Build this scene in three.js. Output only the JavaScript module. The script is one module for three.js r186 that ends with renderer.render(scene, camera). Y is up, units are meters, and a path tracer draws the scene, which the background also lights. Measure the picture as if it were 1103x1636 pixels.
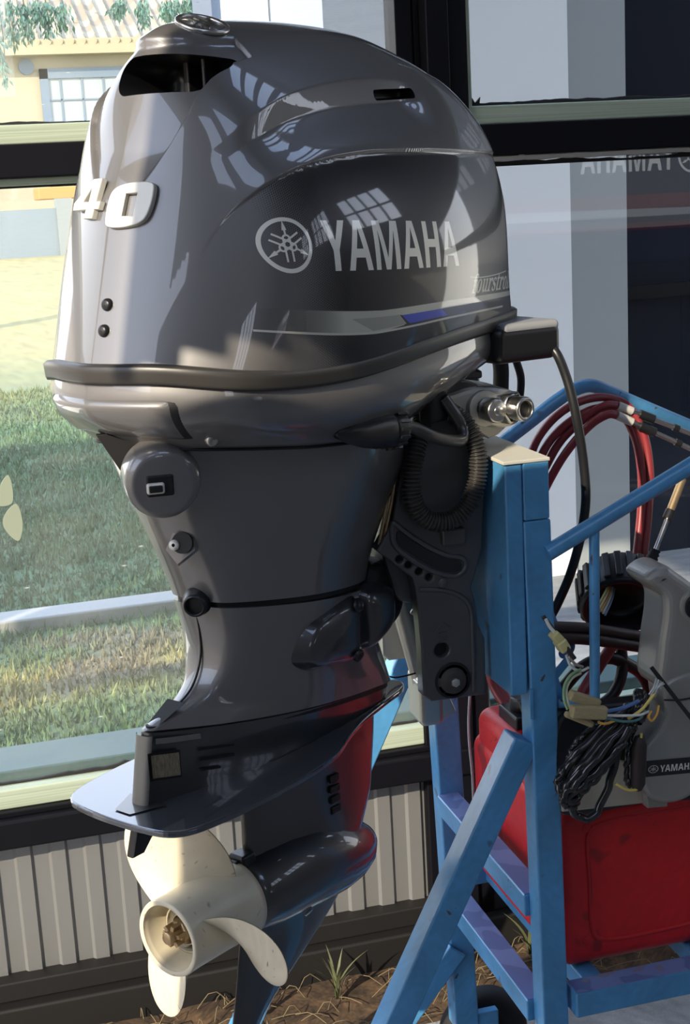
import * as THREE from 'three';
import { RoundedBoxGeometry } from 'three/addons/geometries/RoundedBoxGeometry.js';
import { mergeGeometries, mergeVertices, toCreasedNormals } from 'three/addons/utils/BufferGeometryUtils.js';
import { ImprovedNoise } from 'three/addons/math/ImprovedNoise.js';
import { RectAreaLightUniformsLib } from 'three/addons/lights/RectAreaLightUniformsLib.js';
import { Brush, Evaluator, SUBTRACTION } from 'three-bvh-csg';

// ---------------------------------------------------------------- camera, sky, sun, exposure
const scene = new THREE.Scene();
const renderer = new THREE.WebGLRenderer({ antialias: true });
renderer.toneMapping = THREE.LinearToneMapping;
renderer.toneMappingExposure = 2.25;
renderer.shadowMap.enabled = true;
RectAreaLightUniformsLib.init();
const V = (x, y, z) => new THREE.Vector3(x, y, z);
const camera = new THREE.PerspectiveCamera(39.15, 1103 / 1636, 0.05, 300);
camera.position.set(0, 1.45, 0);
{
  const yaw = THREE.MathUtils.degToRad(15), pit = THREE.MathUtils.degToRad(12.5), rol = THREE.MathUtils.degToRad(3.1);
  const fw = V(Math.sin(yaw) * Math.cos(pit), -Math.sin(pit), -Math.cos(yaw) * Math.cos(pit));
  const r0 = V(Math.cos(yaw), 0, Math.sin(yaw)), u0 = V().crossVectors(r0, fw);
  camera.up.copy(u0.multiplyScalar(Math.cos(rol)).addScaledVector(r0, Math.sin(rol)));
  camera.lookAt(camera.position.clone().add(fw));
}
{ // hazy summer sky: a plain gradient from a white horizon to a blue zenith
  const w = 64, h = 128, d = new Float32Array(w * h * 4);
  for (let j = 0; j < h; j++) for (let i = 0; i < w; i++) {
    const e = Math.max(0, Math.sin(((j + 0.5) / h - 0.5) * Math.PI)), t = Math.pow(e, 0.55), k = (j * w + i) * 4;
    d[k] = 1.95 + (0.62 - 1.95) * t; d[k + 1] = 1.86 + (0.92 - 1.86) * t; d[k + 2] = 1.7 + (1.55 - 1.7) * t; d[k + 3] = 1;
  }
  const sky = new THREE.DataTexture(d, w, h, THREE.RGBAFormat, THREE.FloatType);
  sky.mapping = THREE.EquirectangularReflectionMapping; sky.minFilter = sky.magFilter = THREE.LinearFilter; sky.needsUpdate = true;
  scene.background = sky; scene.environment = sky;
}
const sunFrom = V(-0.55, 0.40, 0.50).normalize();
const sun = new THREE.DirectionalLight(new THREE.Color(1, 0.88, 0.69), 2.8);
sun.name = 'sun'; sun.position.copy(sunFrom).multiplyScalar(30); sun.castShadow = true;
sun.shadow.mapSize.set(4096, 4096); sun.shadow.radius = 1;
Object.assign(sun.shadow.camera, { left: -16, right: 16, top: 16, bottom: -16, near: 1, far: 80 });
scene.add(sun, sun.target);

// ---------------------------------------------------------------- helpers
let seed = 7;
const rnd = () => { seed = (seed * 1664525 + 1013904223) >>> 0; return seed / 4294967296; };
const rr = (a, b) => a + (b - a) * rnd();
const noise = new ImprovedNoise();
const clamp = (x, a, b) => Math.min(b, Math.max(a, x));
const sstep = (a, b, x) => { const t = clamp((x - a) / (b - a), 0, 1); return t * t * (3 - 2 * t); };
const lerp = (a, b, t) => a + (b - a) * t;
const interp = (pts, x) => { // piecewise linear y(x); x ascending
  if (x <= pts[0][0]) return pts[0][1];
  for (let i = 1; i < pts.length; i++) if (x <= pts[i][0]) { const [a, b] = pts[i - 1], [c, d] = pts[i]; return b + (d - b) * (x - a) / (c - a || 1e-9); }
  return pts[pts.length - 1][1];
};
const interpS = (pts, x) => { // the same, eased into a smooth curve by averaging
  let s = 0; for (const o of [-1, -0.5, 0, 0.5, 1]) s += interp(pts, x + o * 0.014); return s / 5;
};
const names = {};
const numbered = (n) => { const k = names[n] = (names[n] ?? -1) + 1; return k ? n + '_' + String(k).padStart(3, '0') : n; };
const shade = (o) => { o.traverse((m) => { if (m.isMesh) { m.castShadow = true; m.receiveShadow = true; } }); return o; };
function thing(name, label, category, pos = [0, 0, 0], turn = 0, group) {
  const o = new THREE.Group(); o.name = numbered(name); o.position.set(...pos); o.rotation.y = turn;
  o.userData = { label, category }; if (group) o.userData.group = group; scene.add(o); o.updateMatrixWorld(true); return o;
}
function part(name, geo, mat, parent, label) {
  const m = new THREE.Mesh(geo, mat); m.name = parent ? name : numbered(name); if (label) m.userData.label = label;
  m.castShadow = m.receiveShadow = true; if (parent) parent.add(m); return m;
}
const inWorld = (geo, parent) => { parent.updateMatrixWorld(true); return geo.applyMatrix4(parent.matrixWorld.clone().invert()); }; // a shape given in room metres
function struct(name, geo, mat, parent) {
  const m = part(name, geo, mat, parent); if (!parent) { m.userData.kind = 'structure'; scene.add(m); } return m;
}
function single(name, geo, mat, label, category, group) {
  const m = part(name, geo, mat, null, label); m.userData.category = category; if (group) m.userData.group = group; scene.add(m); return m;
}
const box = (x0, x1, y0, y1, z0, z1, r = 0) => {
  const w = x1 - x0, h = y1 - y0, d = z1 - z0;
  const g = r ? new RoundedBoxGeometry(w, h, d, 2, Math.min(r, w / 2.01, h / 2.01, d / 2.01)) : new THREE.BoxGeometry(w, h, d);
  return g.translate((x0 + x1) / 2, (y0 + y1) / 2, (z0 + z1) / 2);
};
const metricUV = (g, s = 1.6) => { // texture coordinates in metres, taken face by face along the axis the face looks down
  g = g.index ? g.toNonIndexed() : g; const p = g.attributes.position, uv = new Float32Array(p.count * 2), a = V(), b = V(), c = V();
  for (let i = 0; i < p.count; i += 3) { a.fromBufferAttribute(p, i); b.fromBufferAttribute(p, i + 1); c.fromBufferAttribute(p, i + 2); const n = b.clone().sub(a).cross(c.clone().sub(a)), ax = Math.abs(n.x), ay = Math.abs(n.y), az = Math.abs(n.z);
    [a, b, c].forEach((q, k) => uv.set(ax > ay && ax > az ? [q.z * s, q.y * s] : ay > az ? [q.x * s, q.z * s] : [q.x * s, q.y * s], (i + k) * 2)); }
  g.setAttribute('uv', new THREE.BufferAttribute(uv, 2)); return g;
};
const merge = (...gs) => mergeGeometries(gs.flat().map((g) => { const n = g.index ? g.toNonIndexed() : g; for (const k of Object.keys(n.attributes)) if (!['position', 'normal', 'uv'].includes(k)) n.deleteAttribute(k); return n; }));
const curve = (pts, closed = false, tension = 0.5) => new THREE.CatmullRomCurve3(pts.map((p) => p.isVector3 ? p : V(...p)), closed, 'centripetal', tension);
const tube = (pts, r, seg = 60, rad = 12, closed = false) => {
  const c = curve(pts, closed), g = new THREE.TubeGeometry(c, seg, r, rad, closed);
  if (closed) return g;
  const caps = [0, 1].map((t) => { const d = c.getTangent(t).multiplyScalar(t ? 1 : -1); return new THREE.CircleGeometry(r, rad).applyQuaternion(new THREE.Quaternion().setFromUnitVectors(V(0, 0, 1), d)).translate(...c.getPoint(t).toArray()); });
  return merge(g, caps);
};
function ribTube(pts, r0, r1, pitch, rad = 16) { // corrugated conduit: the radius goes up and down along the run
  const c = curve(pts), L = c.getLength(), n = Math.round(L / pitch) * 6, fr = c.computeFrenetFrames(n), pos = [], idx = [];
  for (let i = 0; i <= n; i++) {
    const p = c.getPointAt(i / n), ph = (i % 6) / 6, r = ph < 0.5 ? r1 : r0;
    for (let j = 0; j < rad; j++) { const a = j / rad * Math.PI * 2, v = p.clone().addScaledVector(fr.normals[i], Math.cos(a) * r).addScaledVector(fr.binormals[i], Math.sin(a) * r); pos.push(v.x, v.y, v.z); }
  }
  for (let i = 0; i < n; i++) for (let j = 0; j < rad; j++) { const a = i * rad + j, b = i * rad + (j + 1) % rad; idx.push(a, a + rad, b, b, a + rad, b + rad); }
  const g = new THREE.BufferGeometry(); g.setAttribute('position', new THREE.Float32BufferAttribute(pos, 3)); g.setIndex(idx);
  g.setAttribute('uv', new THREE.Float32BufferAttribute(new Float32Array(pos.length / 3 * 2), 2)); g.computeVertexNormals(); return g;
}
const bar = (a, b, w, h, up = V(0, 1, 0), r = 0.003) => { // a rectangular tube from a to b: w across, h along "up"
  a = V(...a); b = V(...b); const d = b.clone().sub(a), L = d.length(); d.normalize();
  const s = V().crossVectors(up, d).normalize(), u = V().crossVectors(d, s);
  return new RoundedBoxGeometry(w, h, L, 2, r).applyMatrix4(new THREE.Matrix4().makeBasis(s, u, d)).translate((a.x + b.x) / 2, (a.y + b.y) / 2, (a.z + b.z) / 2);
};
const rod = (a, b, r0, r1 = r0, n = 16) => { a = V(...a); b = V(...b); const d = b.clone().sub(a); return new THREE.CylinderGeometry(r1, r0, d.length(), n).applyQuaternion(new THREE.Quaternion().setFromUnitVectors(V(0, 1, 0), d.clone().normalize())).translate((a.x + b.x) / 2, (a.y + b.y) / 2, (a.z + b.z) / 2); };
const lathe = (pts, n = 48) => new THREE.LatheGeometry(pts.map(([r, y]) => new THREE.Vector2(r, y)), n);
const along = (g, from, dir) => g.applyQuaternion(new THREE.Quaternion().setFromUnitVectors(V(0, 1, 0), V(...dir).normalize())).translate(...from);
const shapeOf = (pts) => { const s = new THREE.Shape(); pts.forEach(([x, y], i) => i ? s.lineTo(x, y) : s.moveTo(x, y)); s.closePath(); return s; };
const roundShape = (pts, n = 8) => shapeOf(curve(pts.map(([x, y]) => V(x, y, 0)), true).getPoints(pts.length * n).slice(0, -1).map((p) => [p.x, p.y]));
const circleHole = (x, y, r) => { const h = new THREE.Path(); h.absarc(x, y, r, 0, Math.PI * 2, true); return h; };
const extrude = (shape, depth, bevel = 0.002, seg = 2) => new THREE.ExtrudeGeometry(shape, { depth: depth - 2 * bevel, bevelEnabled: bevel > 0, bevelThickness: bevel, bevelSize: bevel, bevelOffset: -bevel, bevelSegments: seg, curveSegments: 20 }).translate(0, 0, bevel);
function gridGeo(nu, nv, f, wrapU = false, flip = false) { // f(i, j) -> [x, y, z] or [x, y, z, u, v]
  const pos = [], uv = [], idx = [], cols = wrapU ? nu : nu + 1;
  for (let j = 0; j <= nv; j++) for (let i = 0; i < cols; i++) { const p = f(i, j); pos.push(p[0], p[1], p[2]); uv.push(p[3] ?? i / nu, p[4] ?? j / nv); }
  for (let j = 0; j < nv; j++) for (let i = 0; i < nu; i++) {
    const a = j * cols + i, b = j * cols + (i + 1) % cols, c = a + cols, d = b + cols;
    flip ? idx.push(a, c, b, b, c, d) : idx.push(a, b, c, b, d, c);
  }
  const g = new THREE.BufferGeometry(); g.setAttribute('position', new THREE.Float32BufferAttribute(pos, 3)); g.setAttribute('uv', new THREE.Float32BufferAttribute(uv, 2)); g.setIndex(idx); g.computeVertexNormals(); return g;
}
function capRing(ring, up) { // fan over a closed ring of [x, y, z]
  const c = ring.reduce((a, p) => a.map((v, k) => v + p[k] / ring.length), [0, 0, 0]), pos = [], n = ring.length;
  for (let i = 0; i < n; i++) { const a = ring[i], b = ring[(i + 1) % n]; pos.push(...c, ...(up ? b : a), ...(up ? a : b)); }
  const g = new THREE.BufferGeometry(); g.setAttribute('position', new THREE.Float32BufferAttribute(pos, 3)); g.setAttribute('uv', new THREE.Float32BufferAttribute(new Float32Array(pos.length / 3 * 2), 2)); g.computeVertexNormals(); return g;
}
function ringsGeo(rings, capTop = true, capBottom = true) { // rings of equal length, counter-clockwise seen from above, listed from the top down
  const n = rings[0].length;
  const g = gridGeo(n, rings.length - 1, (i, j) => { const p = rings[j][i % n]; return [p[0], p[1], p[2], p[0] * 0.7 + p[2] * 0.7, p[1]]; }, true, false);
  const out = [g]; if (capTop) out.push(capRing(rings[0], true)); if (capBottom) out.push(capRing(rings[rings.length - 1], false));
  return merge(out);
}
// a casing lofted through levels: each level { y, p: [[x, z] ... from the aft middle round the side to the front middle] }, planes tilted by slope
function casing(levels, { slope = 0, x0 = 0, nu = 14, nv = 8, sag } = {}) {
  const rings = [], K = levels[0].p.length;
  const lv = levels.map((l) => l.p.concat([]));
  const vC = [];
  for (let k = 0; k < K; k++) vC.push(new THREE.CatmullRomCurve3(levels.map((l) => V(l.p[k][0], l.y, l.p[k][1])), false, 'centripetal'));
  const M = (levels.length - 1) * nv;
  for (let j = 0; j <= M; j++) {
    const pts = vC.map((c) => c.getPoint(j / M));
    const full = pts.concat(pts.slice(1, -1).reverse().map((p) => V(p.x, p.y, -p.z)));
    const c = new THREE.CatmullRomCurve3(full, true, 'centripetal'), N = full.length * nu, ring = [];
    for (let i = 0; i < N; i++) { const p = c.getPoint(i / N); ring.push([p.x, p.y + slope * (p.x - x0), p.z]); }
    rings.push(ring.reverse());
  }
  return rings;
}
const pillow = (pts, z0, h, rings = 10, n = 6, pow = 2.6) => { // a padded cover bulging out of the plane z0 inside a smooth outline
  const o = curve(pts.map(([x, y]) => V(x, y, 0)), true).getPoints(pts.length * n).slice(0, -1), c = o.reduce((a, p) => a.add(p), V()).multiplyScalar(1 / o.length);
  const ccw = THREE.ShapeUtils.area(o) > 0;
  return gridGeo(o.length, rings, (i, j) => { const s = Math.pow(j / rings, 0.6), k = 1 - s, p = o[i % o.length]; return [lerp(p.x, c.x, 1 - Math.pow(k, 1) * 1 - 0) * 0 + c.x + (p.x - c.x) * k, c.y + (p.y - c.y) * k, z0 + h * Math.pow(1 - Math.pow(k, pow), 1 / pow)]; }, true, !ccw);
};

// ---------------------------------------------------------------- textures and materials
function tex(w, h, fn, { srgb = true, repeat } = {}) { // fn(u, v) -> [r, g, b] in 0..1
  const d = new Uint8Array(w * h * 4);
  for (let j = 0; j < h; j++) for (let i = 0; i < w; i++) { const c = fn(i / w, j / h), k = (j * w + i) * 4; d[k] = clamp(c[0], 0, 1) * 255; d[k + 1] = clamp(c[1], 0, 1) * 255; d[k + 2] = clamp(c[2], 0, 1) * 255; d[k + 3] = 255; }
  const t = new THREE.DataTexture(d, w, h); t.wrapS = t.wrapT = THREE.RepeatWrapping; t.magFilter = THREE.LinearFilter; t.minFilter = THREE.LinearMipmapLinearFilter; t.generateMipmaps = true;
  if (srgb) t.colorSpace = THREE.SRGBColorSpace; if (repeat) t.repeat.set(...repeat); t.needsUpdate = true; return t;
}
const fbm = (x, y, z = 0, o = 4) => { let s = 0, a = 0.5, f = 1; for (let i = 0; i < o; i++) { s += a * noise.noise(x * f, y * f, z + i * 7.3); a *= 0.5; f *= 2.03; } return s; };
const tile = (u, v, k, z) => { // noise that repeats over the unit square
  const a = u * 2 * Math.PI, b = v * 2 * Math.PI, r = k / (2 * Math.PI);
  return noise.noise(Math.cos(a) * r + 11, Math.sin(a) * r + Math.cos(b) * r * 0.93, Math.sin(b) * r + z) ;
};
const std = (o) => new THREE.MeshStandardMaterial(o), phys = (o) => new THREE.MeshPhysicalMaterial(o);
const lin = (r, g, b) => new THREE.Color().setRGB(r, g, b);
const flake = tex(256, 256, () => { const v = 0.5 + (rnd() - 0.5) * 0.5; return [v, v, v]; }, { srgb: false, repeat: [30, 30] });
const paint = phys({ color: lin(0.125, 0.118, 0.115), metalness: 0.15, roughness: 0.42, ior: 1.8, clearcoat: 1, clearcoatRoughness: 0.02, name: 'grey_metallic_paint' });
const paintDark = phys({ color: lin(0.026, 0.025, 0.027), metalness: 0.1, roughness: 0.4, ior: 1.7, clearcoat: 1, clearcoatRoughness: 0.05, name: 'dark_drive_paint' });
const rubber = std({ color: lin(0.04, 0.037, 0.034), roughness: 0.36, name: 'black_rubber' });
const rubberMatt = std({ color: lin(0.012, 0.012, 0.013), roughness: 0.7, name: 'matt_rubber' });
const blackPlastic = std({ color: lin(0.012, 0.012, 0.014), roughness: 0.35, name: 'black_plastic' });
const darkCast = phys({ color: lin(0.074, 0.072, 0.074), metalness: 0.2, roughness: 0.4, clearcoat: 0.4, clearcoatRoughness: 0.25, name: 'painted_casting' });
const voidBlack = std({ color: lin(0.004, 0.004, 0.005), roughness: 0.6, name: 'dark_recess' });
const silver = std({ color: lin(0.66, 0.64, 0.58), metalness: 0.25, roughness: 0.45, name: 'silver_plastic' });
const steel = std({ color: lin(0.62, 0.61, 0.58), metalness: 1, roughness: 0.28, name: 'bright_steel' });
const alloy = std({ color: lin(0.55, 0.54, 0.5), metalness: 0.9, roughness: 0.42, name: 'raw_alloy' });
const brass = std({ color: lin(0.5, 0.36, 0.2), metalness: 0.8, roughness: 0.4, name: 'brass' });
const anode = std({ color: lin(0.5, 0.47, 0.38), metalness: 0.5, roughness: 0.6, map: tex(64, 64, (u, v) => { const n = 0.75 + 0.3 * fbm(u * 18, v * 3, 2); return [n, n * 0.97, n * 0.9]; }), name: 'zinc_anode' });
const propWhite = phys({ color: lin(0.72, 0.65, 0.5), roughness: 0.38, clearcoat: 0.25, clearcoatRoughness: 0.25, name: 'cream_enamel',
  map: tex(256, 256, (u, v) => { let n = 0.97 + 0.05 * tile(u, v, 9, 3); const s = tile(u, v, 26, 8); if (s > 0.52) n -= (s - 0.52) * 1.6; return [n, n * 0.995, n * 0.98]; }) });
const bluePaint = (() => { // enamel with scuffs down to primer and rust
  const fn = (u, v) => {
    const a = tile(u, v, 10, 1), b = tile(u, v, 34, 5), c = tile(u, v, 70, 9);
    let r = 0.32, g = 0.58, bl = 0.77; const k = 1 + 0.12 * a + 0.05 * c; r *= k; g *= k; bl *= k;
    if (b + 0.5 * a > 0.62) { const t = sstep(0.62, 0.72, b + 0.5 * a) * 0.7; r = lerp(r, 0.29, t); g = lerp(g, 0.36, t); bl = lerp(bl, 0.45, t); }
    if (c + b > 1.02) { r = 0.33; g = 0.27; bl = 0.25; }
    return [r, g, bl];
  };
  return phys({ map: tex(512, 512, fn), roughness: 0.36, clearcoat: 0.35, clearcoatRoughness: 0.2, name: 'blue_enamel' });
})();
const scuffedBlue = phys({ name: 'worn_blue_enamel', roughness: 0.5, map: tex(512, 512, (u, v) => { // upper faces of rails, dusty and grease-marked
  const a = tile(u, v, 12, 21), b = tile(u, v, 30, 25); let c = [0.46, 0.55, 0.74]; if (a + b * 0.6 > 0.12) c = [0.38, 0.47, 0.66]; if (b - a > 0.45) c = [0.5, 0.52, 0.6]; return c; }) });
const redPlastic = phys({ name: 'red_polyethylene', roughness: 0.5, clearcoat: 0.12, clearcoatRoughness: 0.4, map: tex(512, 512, (u, v) => {
  const a = tile(u, v, 8, 31), b = tile(u, v, 24, 35), c = tile(u, v, 60, 37); let r = 0.80, g = 0.10, bl = 0.12; const k = 1 + 0.08 * a + 0.05 * c; if (b + a > 0.5) { const t = sstep(0.5, 0.75, b + a) * 0.45; r = lerp(r, 0.3, t); g = lerp(g, 0.09, t); bl = lerp(bl, 0.09, t); } return [r * k, g * k, bl * k]; }) });
const redSheath = phys({ color: lin(0.26, 0.03, 0.035), roughness: 0.38, clearcoat: 0.3, clearcoatRoughness: 0.3, name: 'red_cable_sheath' });
const frameBlack = phys({ color: lin(0.0045, 0.0045, 0.007), roughness: 0.5, specularIntensity: 0.35, name: 'black_window_paint' });
const greenPaint = std({ color: lin(0.46, 0.53, 0.42), roughness: 0.6, name: 'pale_green_paint', map: tex(256, 128, (u, v) => { const n = 0.95 + 0.12 * tile(u, v, 14, 41); return [n, n, n * 0.98]; }) });
const mastic = std({ color: lin(0.015, 0.015, 0.016), roughness: 0.8, name: 'black_mastic' });
const oldPutty = std({ color: lin(0.30, 0.29, 0.26), roughness: 0.9, name: 'grey_putty' });
const concrete = std({ name: 'concrete', roughness: 0.85, map: tex(512, 512, (u, v) => { const n = 0.56 + 0.07 * tile(u, v, 9, 51) + 0.06 * tile(u, v, 60, 53) + 0.05 * (rnd() - 0.5); return [n, n * 0.985, n * 0.96]; }) });
// ---------------------------------------------------------------- outboard motor
function outward(g) { // turn a closed shape right side out
  const p = g.attributes.position, ix = g.index, n = ix ? ix.count : p.count; let vol = 0; const a = V(), b = V(), c = V(), at = (i) => ix ? ix.getX(i) : i;
  for (let i = 0; i < n; i += 3) { a.fromBufferAttribute(p, at(i)); b.fromBufferAttribute(p, at(i + 1)); c.fromBufferAttribute(p, at(i + 2)); vol += a.dot(b.cross(c)); }
  if (vol < 0) {
    if (ix) { for (let i = 0; i < n; i += 3) { const t = ix.getX(i); ix.setX(i, ix.getX(i + 1)); ix.setX(i + 1, t); } g.computeVertexNormals(); }
    else for (const k of Object.keys(g.attributes)) { const at2 = g.attributes[k], s = at2.itemSize; for (let i = 0; i < n; i += 3) for (let q = 0; q < s; q++) { const t = at2.array[i * s + q]; at2.array[i * s + q] = at2.array[(i + 1) * s + q]; at2.array[(i + 1) * s + q] = t; } if (k === 'normal') for (let i = 0; i < at2.array.length; i++) at2.array[i] *= -1; }
  }
  return g;
}
const MT = THREE.MathUtils.degToRad(35.5);
const motor = thing('outboard_motor', 'grey outboard motor with cream propeller, clamped to the blue stand', 'outboard motor', [0.1695, 0, -1.5248], MT);
// In the motor's own axes x runs forward, z to starboard; heights are room heights.
const Y0 = 1.27;
const CP = { xr0: -0.03813, xr1: 0.01484, xr2: 0.06843, cr: 2.49195, xf0: 0.52641, xf1: 0.64863, xf2: 0.5297, cf: 1.6476, w0: 0.17643, w1: 0.17007, w2: 0.05912, tx: -0.0866, kx: 0.04189, h0: 0.37692, h1: -0.00394, h2: -0.0237, ct: 4.98086, k: 0.02003, kb: 0.01234 };
const quad3 = (a, b, c, s) => a * (1 - s) * (1 - 2 * s) + 4 * b * s * (1 - s) + c * s * (2 * s - 1);
const frontX = (h) => { const H = [0, 0.11, 0.22, 0.36], v = [0.6316, 0.6039, 0.6188, 0.4642]; let s = 0; for (let i = 0; i < 4; i++) { let t = v[i]; for (let j = 0; j < 4; j++) if (j !== i) t *= (h - H[j]) / (H[i] - H[j]); s += t; } return s; };
function cowlBody(x, h, z) { // below zero inside; joins back, front, side and top with rounded edges
  z = Math.abs(z); const p = CP, s = h / 0.36, u = (x - 0.3) / 0.3, k = p.kb + (p.k - p.kb) * clamp(s, 0, 1);
  const w = quad3(p.w0, p.w1, p.w2, s);
  const g0 = quad3(p.xr0, p.xr1, p.xr2, s) + p.cr * z * z + (0.10 * z - 0.004) * (1 - sstep(0.22, 0.3, h)) - x, g1 = x - frontX(h) + p.cf * z * z, g2 = z - (w + p.tx * u * w - p.kx * u * u), g3 = h - (p.h0 + p.h1 * u + p.h2 * u * u - p.ct * z * z);
  const m = Math.max(g0, g1, g2, g3);
  return m + k * Math.log(Math.exp((g0 - m) / k) + Math.exp((g1 - m) / k) + Math.exp((g2 - m) / k) + Math.exp((g3 - m) / k));
}
const chU = [[0.058, 0.222], [0.07, 0.237], [0.089, 0.253], [0.119, 0.267], [0.167, 0.283], [0.229, 0.296], [0.293, 0.304], [0.347, 0.307], [0.4, 0.304], [0.445, 0.298]];
const chL = [[0.057, 0.21], [0.069, 0.22], [0.085, 0.231], [0.12, 0.244], [0.165, 0.257], [0.213, 0.266], [0.262, 0.272], [0.32, 0.276], [0.371, 0.28], [0.445, 0.282]];
const stepS = [[0.011, 0.07], [0.018, 0.094], [0.027, 0.118], [0.038, 0.139], [0.054, 0.163], [0.073, 0.18], [0.101, 0.197], [0.139, 0.209], [0.192, 0.217], [0.25, 0.2215], [0.313, 0.2225], [0.384, 0.222], [0.473, 0.2195], [0.62, 0.218]];
const panelZ = [[0.19, 0.03], [0.214, 0.046], [0.238, 0.06], [0.267, 0.074], [0.297, 0.08], [0.315, 0.077], [0.34, 0.07]];
function cowlCut(x, h, z) { // how far the styling lines press the skin in, in metres
  const az = Math.abs(z); let d = 0;
  if (az > 0.05) {
    if (h > 0.15 && x > 0.05 && x < 0.46) { // air channel sweeping up to the vent
      const u = interpS(chU, x), l = interpS(chL, x), A = sstep(0.055, 0.16, x) * (1 - sstep(0.385, 0.435, x)), t = (h - l) / Math.max(0.012, u - l);
      if (t < 1) d += 0.015 * A * (t > 0 ? 1 - t : 1 - sstep(0, 1, (l - h) / 0.045));
    }
    if (x > 0) { const s = interpS(stepS, x); d += 0.0028 * sstep(-0.002, 0.0025, s - h) * sstep(0.02, 0.11, x); }   // recessed side panel
  }
  if (x < 0.16 && h > 0.17) { const pz = interp(panelZ, h); d += 0.007 * sstep(-0.0015, 0.005, pz - az) * sstep(0.185, 0.235, h) * (1 - sstep(0.335, 0.35, h)); }   // framed aft panel
  if (x > 0.4 && h > 0.22) { const zr = interp([[0.4, 0.07], [0.5, 0.062], [0.6, 0.055], [0.66, 0.05]], x); d += 0.003 * sstep(-0.003, 0.003, zr - az) * sstep(0.4, 0.47, x); }
  return d;
}
const cowlF = (x, h, z) => cowlBody(x, h, z) + cowlCut(x, h, z);
const seamDip = (x, h, z) => -0.018 * Math.exp(-Math.pow((x - 0.15) / 0.17, 2)) * sstep(0.06, 0.16, Math.abs(z)) * (1 - sstep(0, 0.13, h));
function cowlRadius(dx, dy, dz, f = cowlF) { // distance from the inside point (0.28, 0, 0) to the skin
  let a = 0, b = 0.75; for (let i = 0; i < 24; i++) { const m = (a + b) / 2; f(0.28 + dx * m, dy * m, dz * m) < 0 ? a = m : b = m; } return a;
}
let cowlMesh;
const baseRing = (n, out = 0) => { const r = []; for (let i = 0; i < n; i++) { const a = -Math.PI + 2 * Math.PI * i / n, d = cowlRadius(Math.cos(a), 0, Math.sin(a)) + out, x = 0.28 + Math.cos(a) * d, z = Math.sin(a) * d; r.push([x, Y0 + seamDip(x, 0, z), z]); } return r; };
{
  const azs = [], els = []; // finer where the photograph looks
  for (let i = 0; i < 720; i++) azs.push(i / 720 * Math.PI);
  for (let i = 0; i < 280; i++) azs.push(Math.PI + i / 280 * Math.PI);
  const NE = 320; for (let j = 0; j <= NE; j++) { const t = j / NE; els.push((0.25 * t + 0.75 * Math.pow(t, 0.85)) * Math.PI / 2 * 0.9995); }
  const g = gridGeo(azs.length, NE, (i, j) => {
    const a = azs[i % azs.length], e = els[j], dx = Math.cos(a) * Math.cos(e), dy = Math.sin(e), dz = Math.sin(a) * Math.cos(e), r = cowlRadius(dx, dy, dz);
    const x = 0.28 + dx * r, h = dy * r, z = dz * r; return [x, Y0 + h + seamDip(x, h, z), z, x, h];
  }, true);
  const last = []; const pa = g.attributes.position; for (let i = 0; i < azs.length; i++) last.push([pa.getX(i), pa.getY(i), pa.getZ(i)]);
  const topR = []; for (let i = 0; i < azs.length; i++) { const k = NE * azs.length + i; topR.push([pa.getX(k), pa.getY(k), pa.getZ(k)]); }
  // close the shell: floor fan and crown fan share the rim vertices
  const add = (ring, start, flip) => { const c = ring.reduce((s, p) => s.map((v, q) => v + p[q] / ring.length), [0, 0, 0]); return { c, start, flip }; };
  const f0 = add(last, 0, true), f1 = add(topR, NE * azs.length, false), np = pa.count;
  const pos = new Float32Array(np * 3 + 6); pos.set(pa.array); pos.set(f0.c, np * 3); pos.set(f1.c, np * 3 + 3);
  const nor = new Float32Array(np * 3 + 6); nor.set(g.attributes.normal.array); nor.set([0, -1, 0, 0, 1, 0], np * 3);
  const uvs = new Float32Array(np * 2 + 4); uvs.set(g.attributes.uv.array);
  const idx = Array.from(g.index.array), n = azs.length;
  for (let i = 0; i < n; i++) { const b = (i + 1) % n; idx.push(np, b, i); idx.push(np + 1, NE * n + i, NE * n + b); }
  const c = new THREE.BufferGeometry(); c.setAttribute('position', new THREE.BufferAttribute(pos, 3)); c.setAttribute('normal', new THREE.BufferAttribute(nor, 3)); c.setAttribute('uv', new THREE.BufferAttribute(uvs, 2)); c.setIndex(idx);
  // winding outwards
  { let vol = 0; const A = V(), B = V(), D = V(); for (let i = 0; i < idx.length; i += 3) { A.fromArray(pos, idx[i] * 3); B.fromArray(pos, idx[i + 1] * 3); D.fromArray(pos, idx[i + 2] * 3); vol += A.dot(B.cross(D)); }
    if (vol < 0) { for (let i = 0; i < idx.length; i += 3) { const t = idx[i]; idx[i] = idx[i + 1]; idx[i + 1] = t; } c.setIndex(idx); for (let i = 0; i < nor.length - 6; i++) nor[i] *= -1; } }
  const ev = new Evaluator(); ev.useGroups = true; ev.attributes = ['position', 'normal', 'uv'];
  let body = new Brush(c, paint); body.updateMatrixWorld();
  const cutter = (geo) => { const b = new Brush(geo, blackPlastic); b.updateMatrixWorld(); return b; };
  const scoop = new RoundedBoxGeometry(0.15, 0.042, 0.112, 6, 0.017).applyMatrix4(new THREE.Matrix4().makeRotationZ(-0.12)).translate(0.075, Y0 + 0.309, 0.025);
  body = ev.evaluate(body, cutter(scoop), SUBTRACTION);
  const slot = () => new RoundedBoxGeometry(0.083, 0.0125, 0.06, 4, 0.005).applyMatrix4(new THREE.Matrix4().makeRotationZ(0.05));
  body.updateMatrixWorld(); body = ev.evaluate(body, cutter(slot().translate(0.374, Y0 + 0.2885, 0.105)), SUBTRACTION);
  body.updateMatrixWorld(); body = ev.evaluate(body, cutter(slot().translate(0.374, Y0 + 0.2885, -0.105)), SUBTRACTION);
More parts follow.
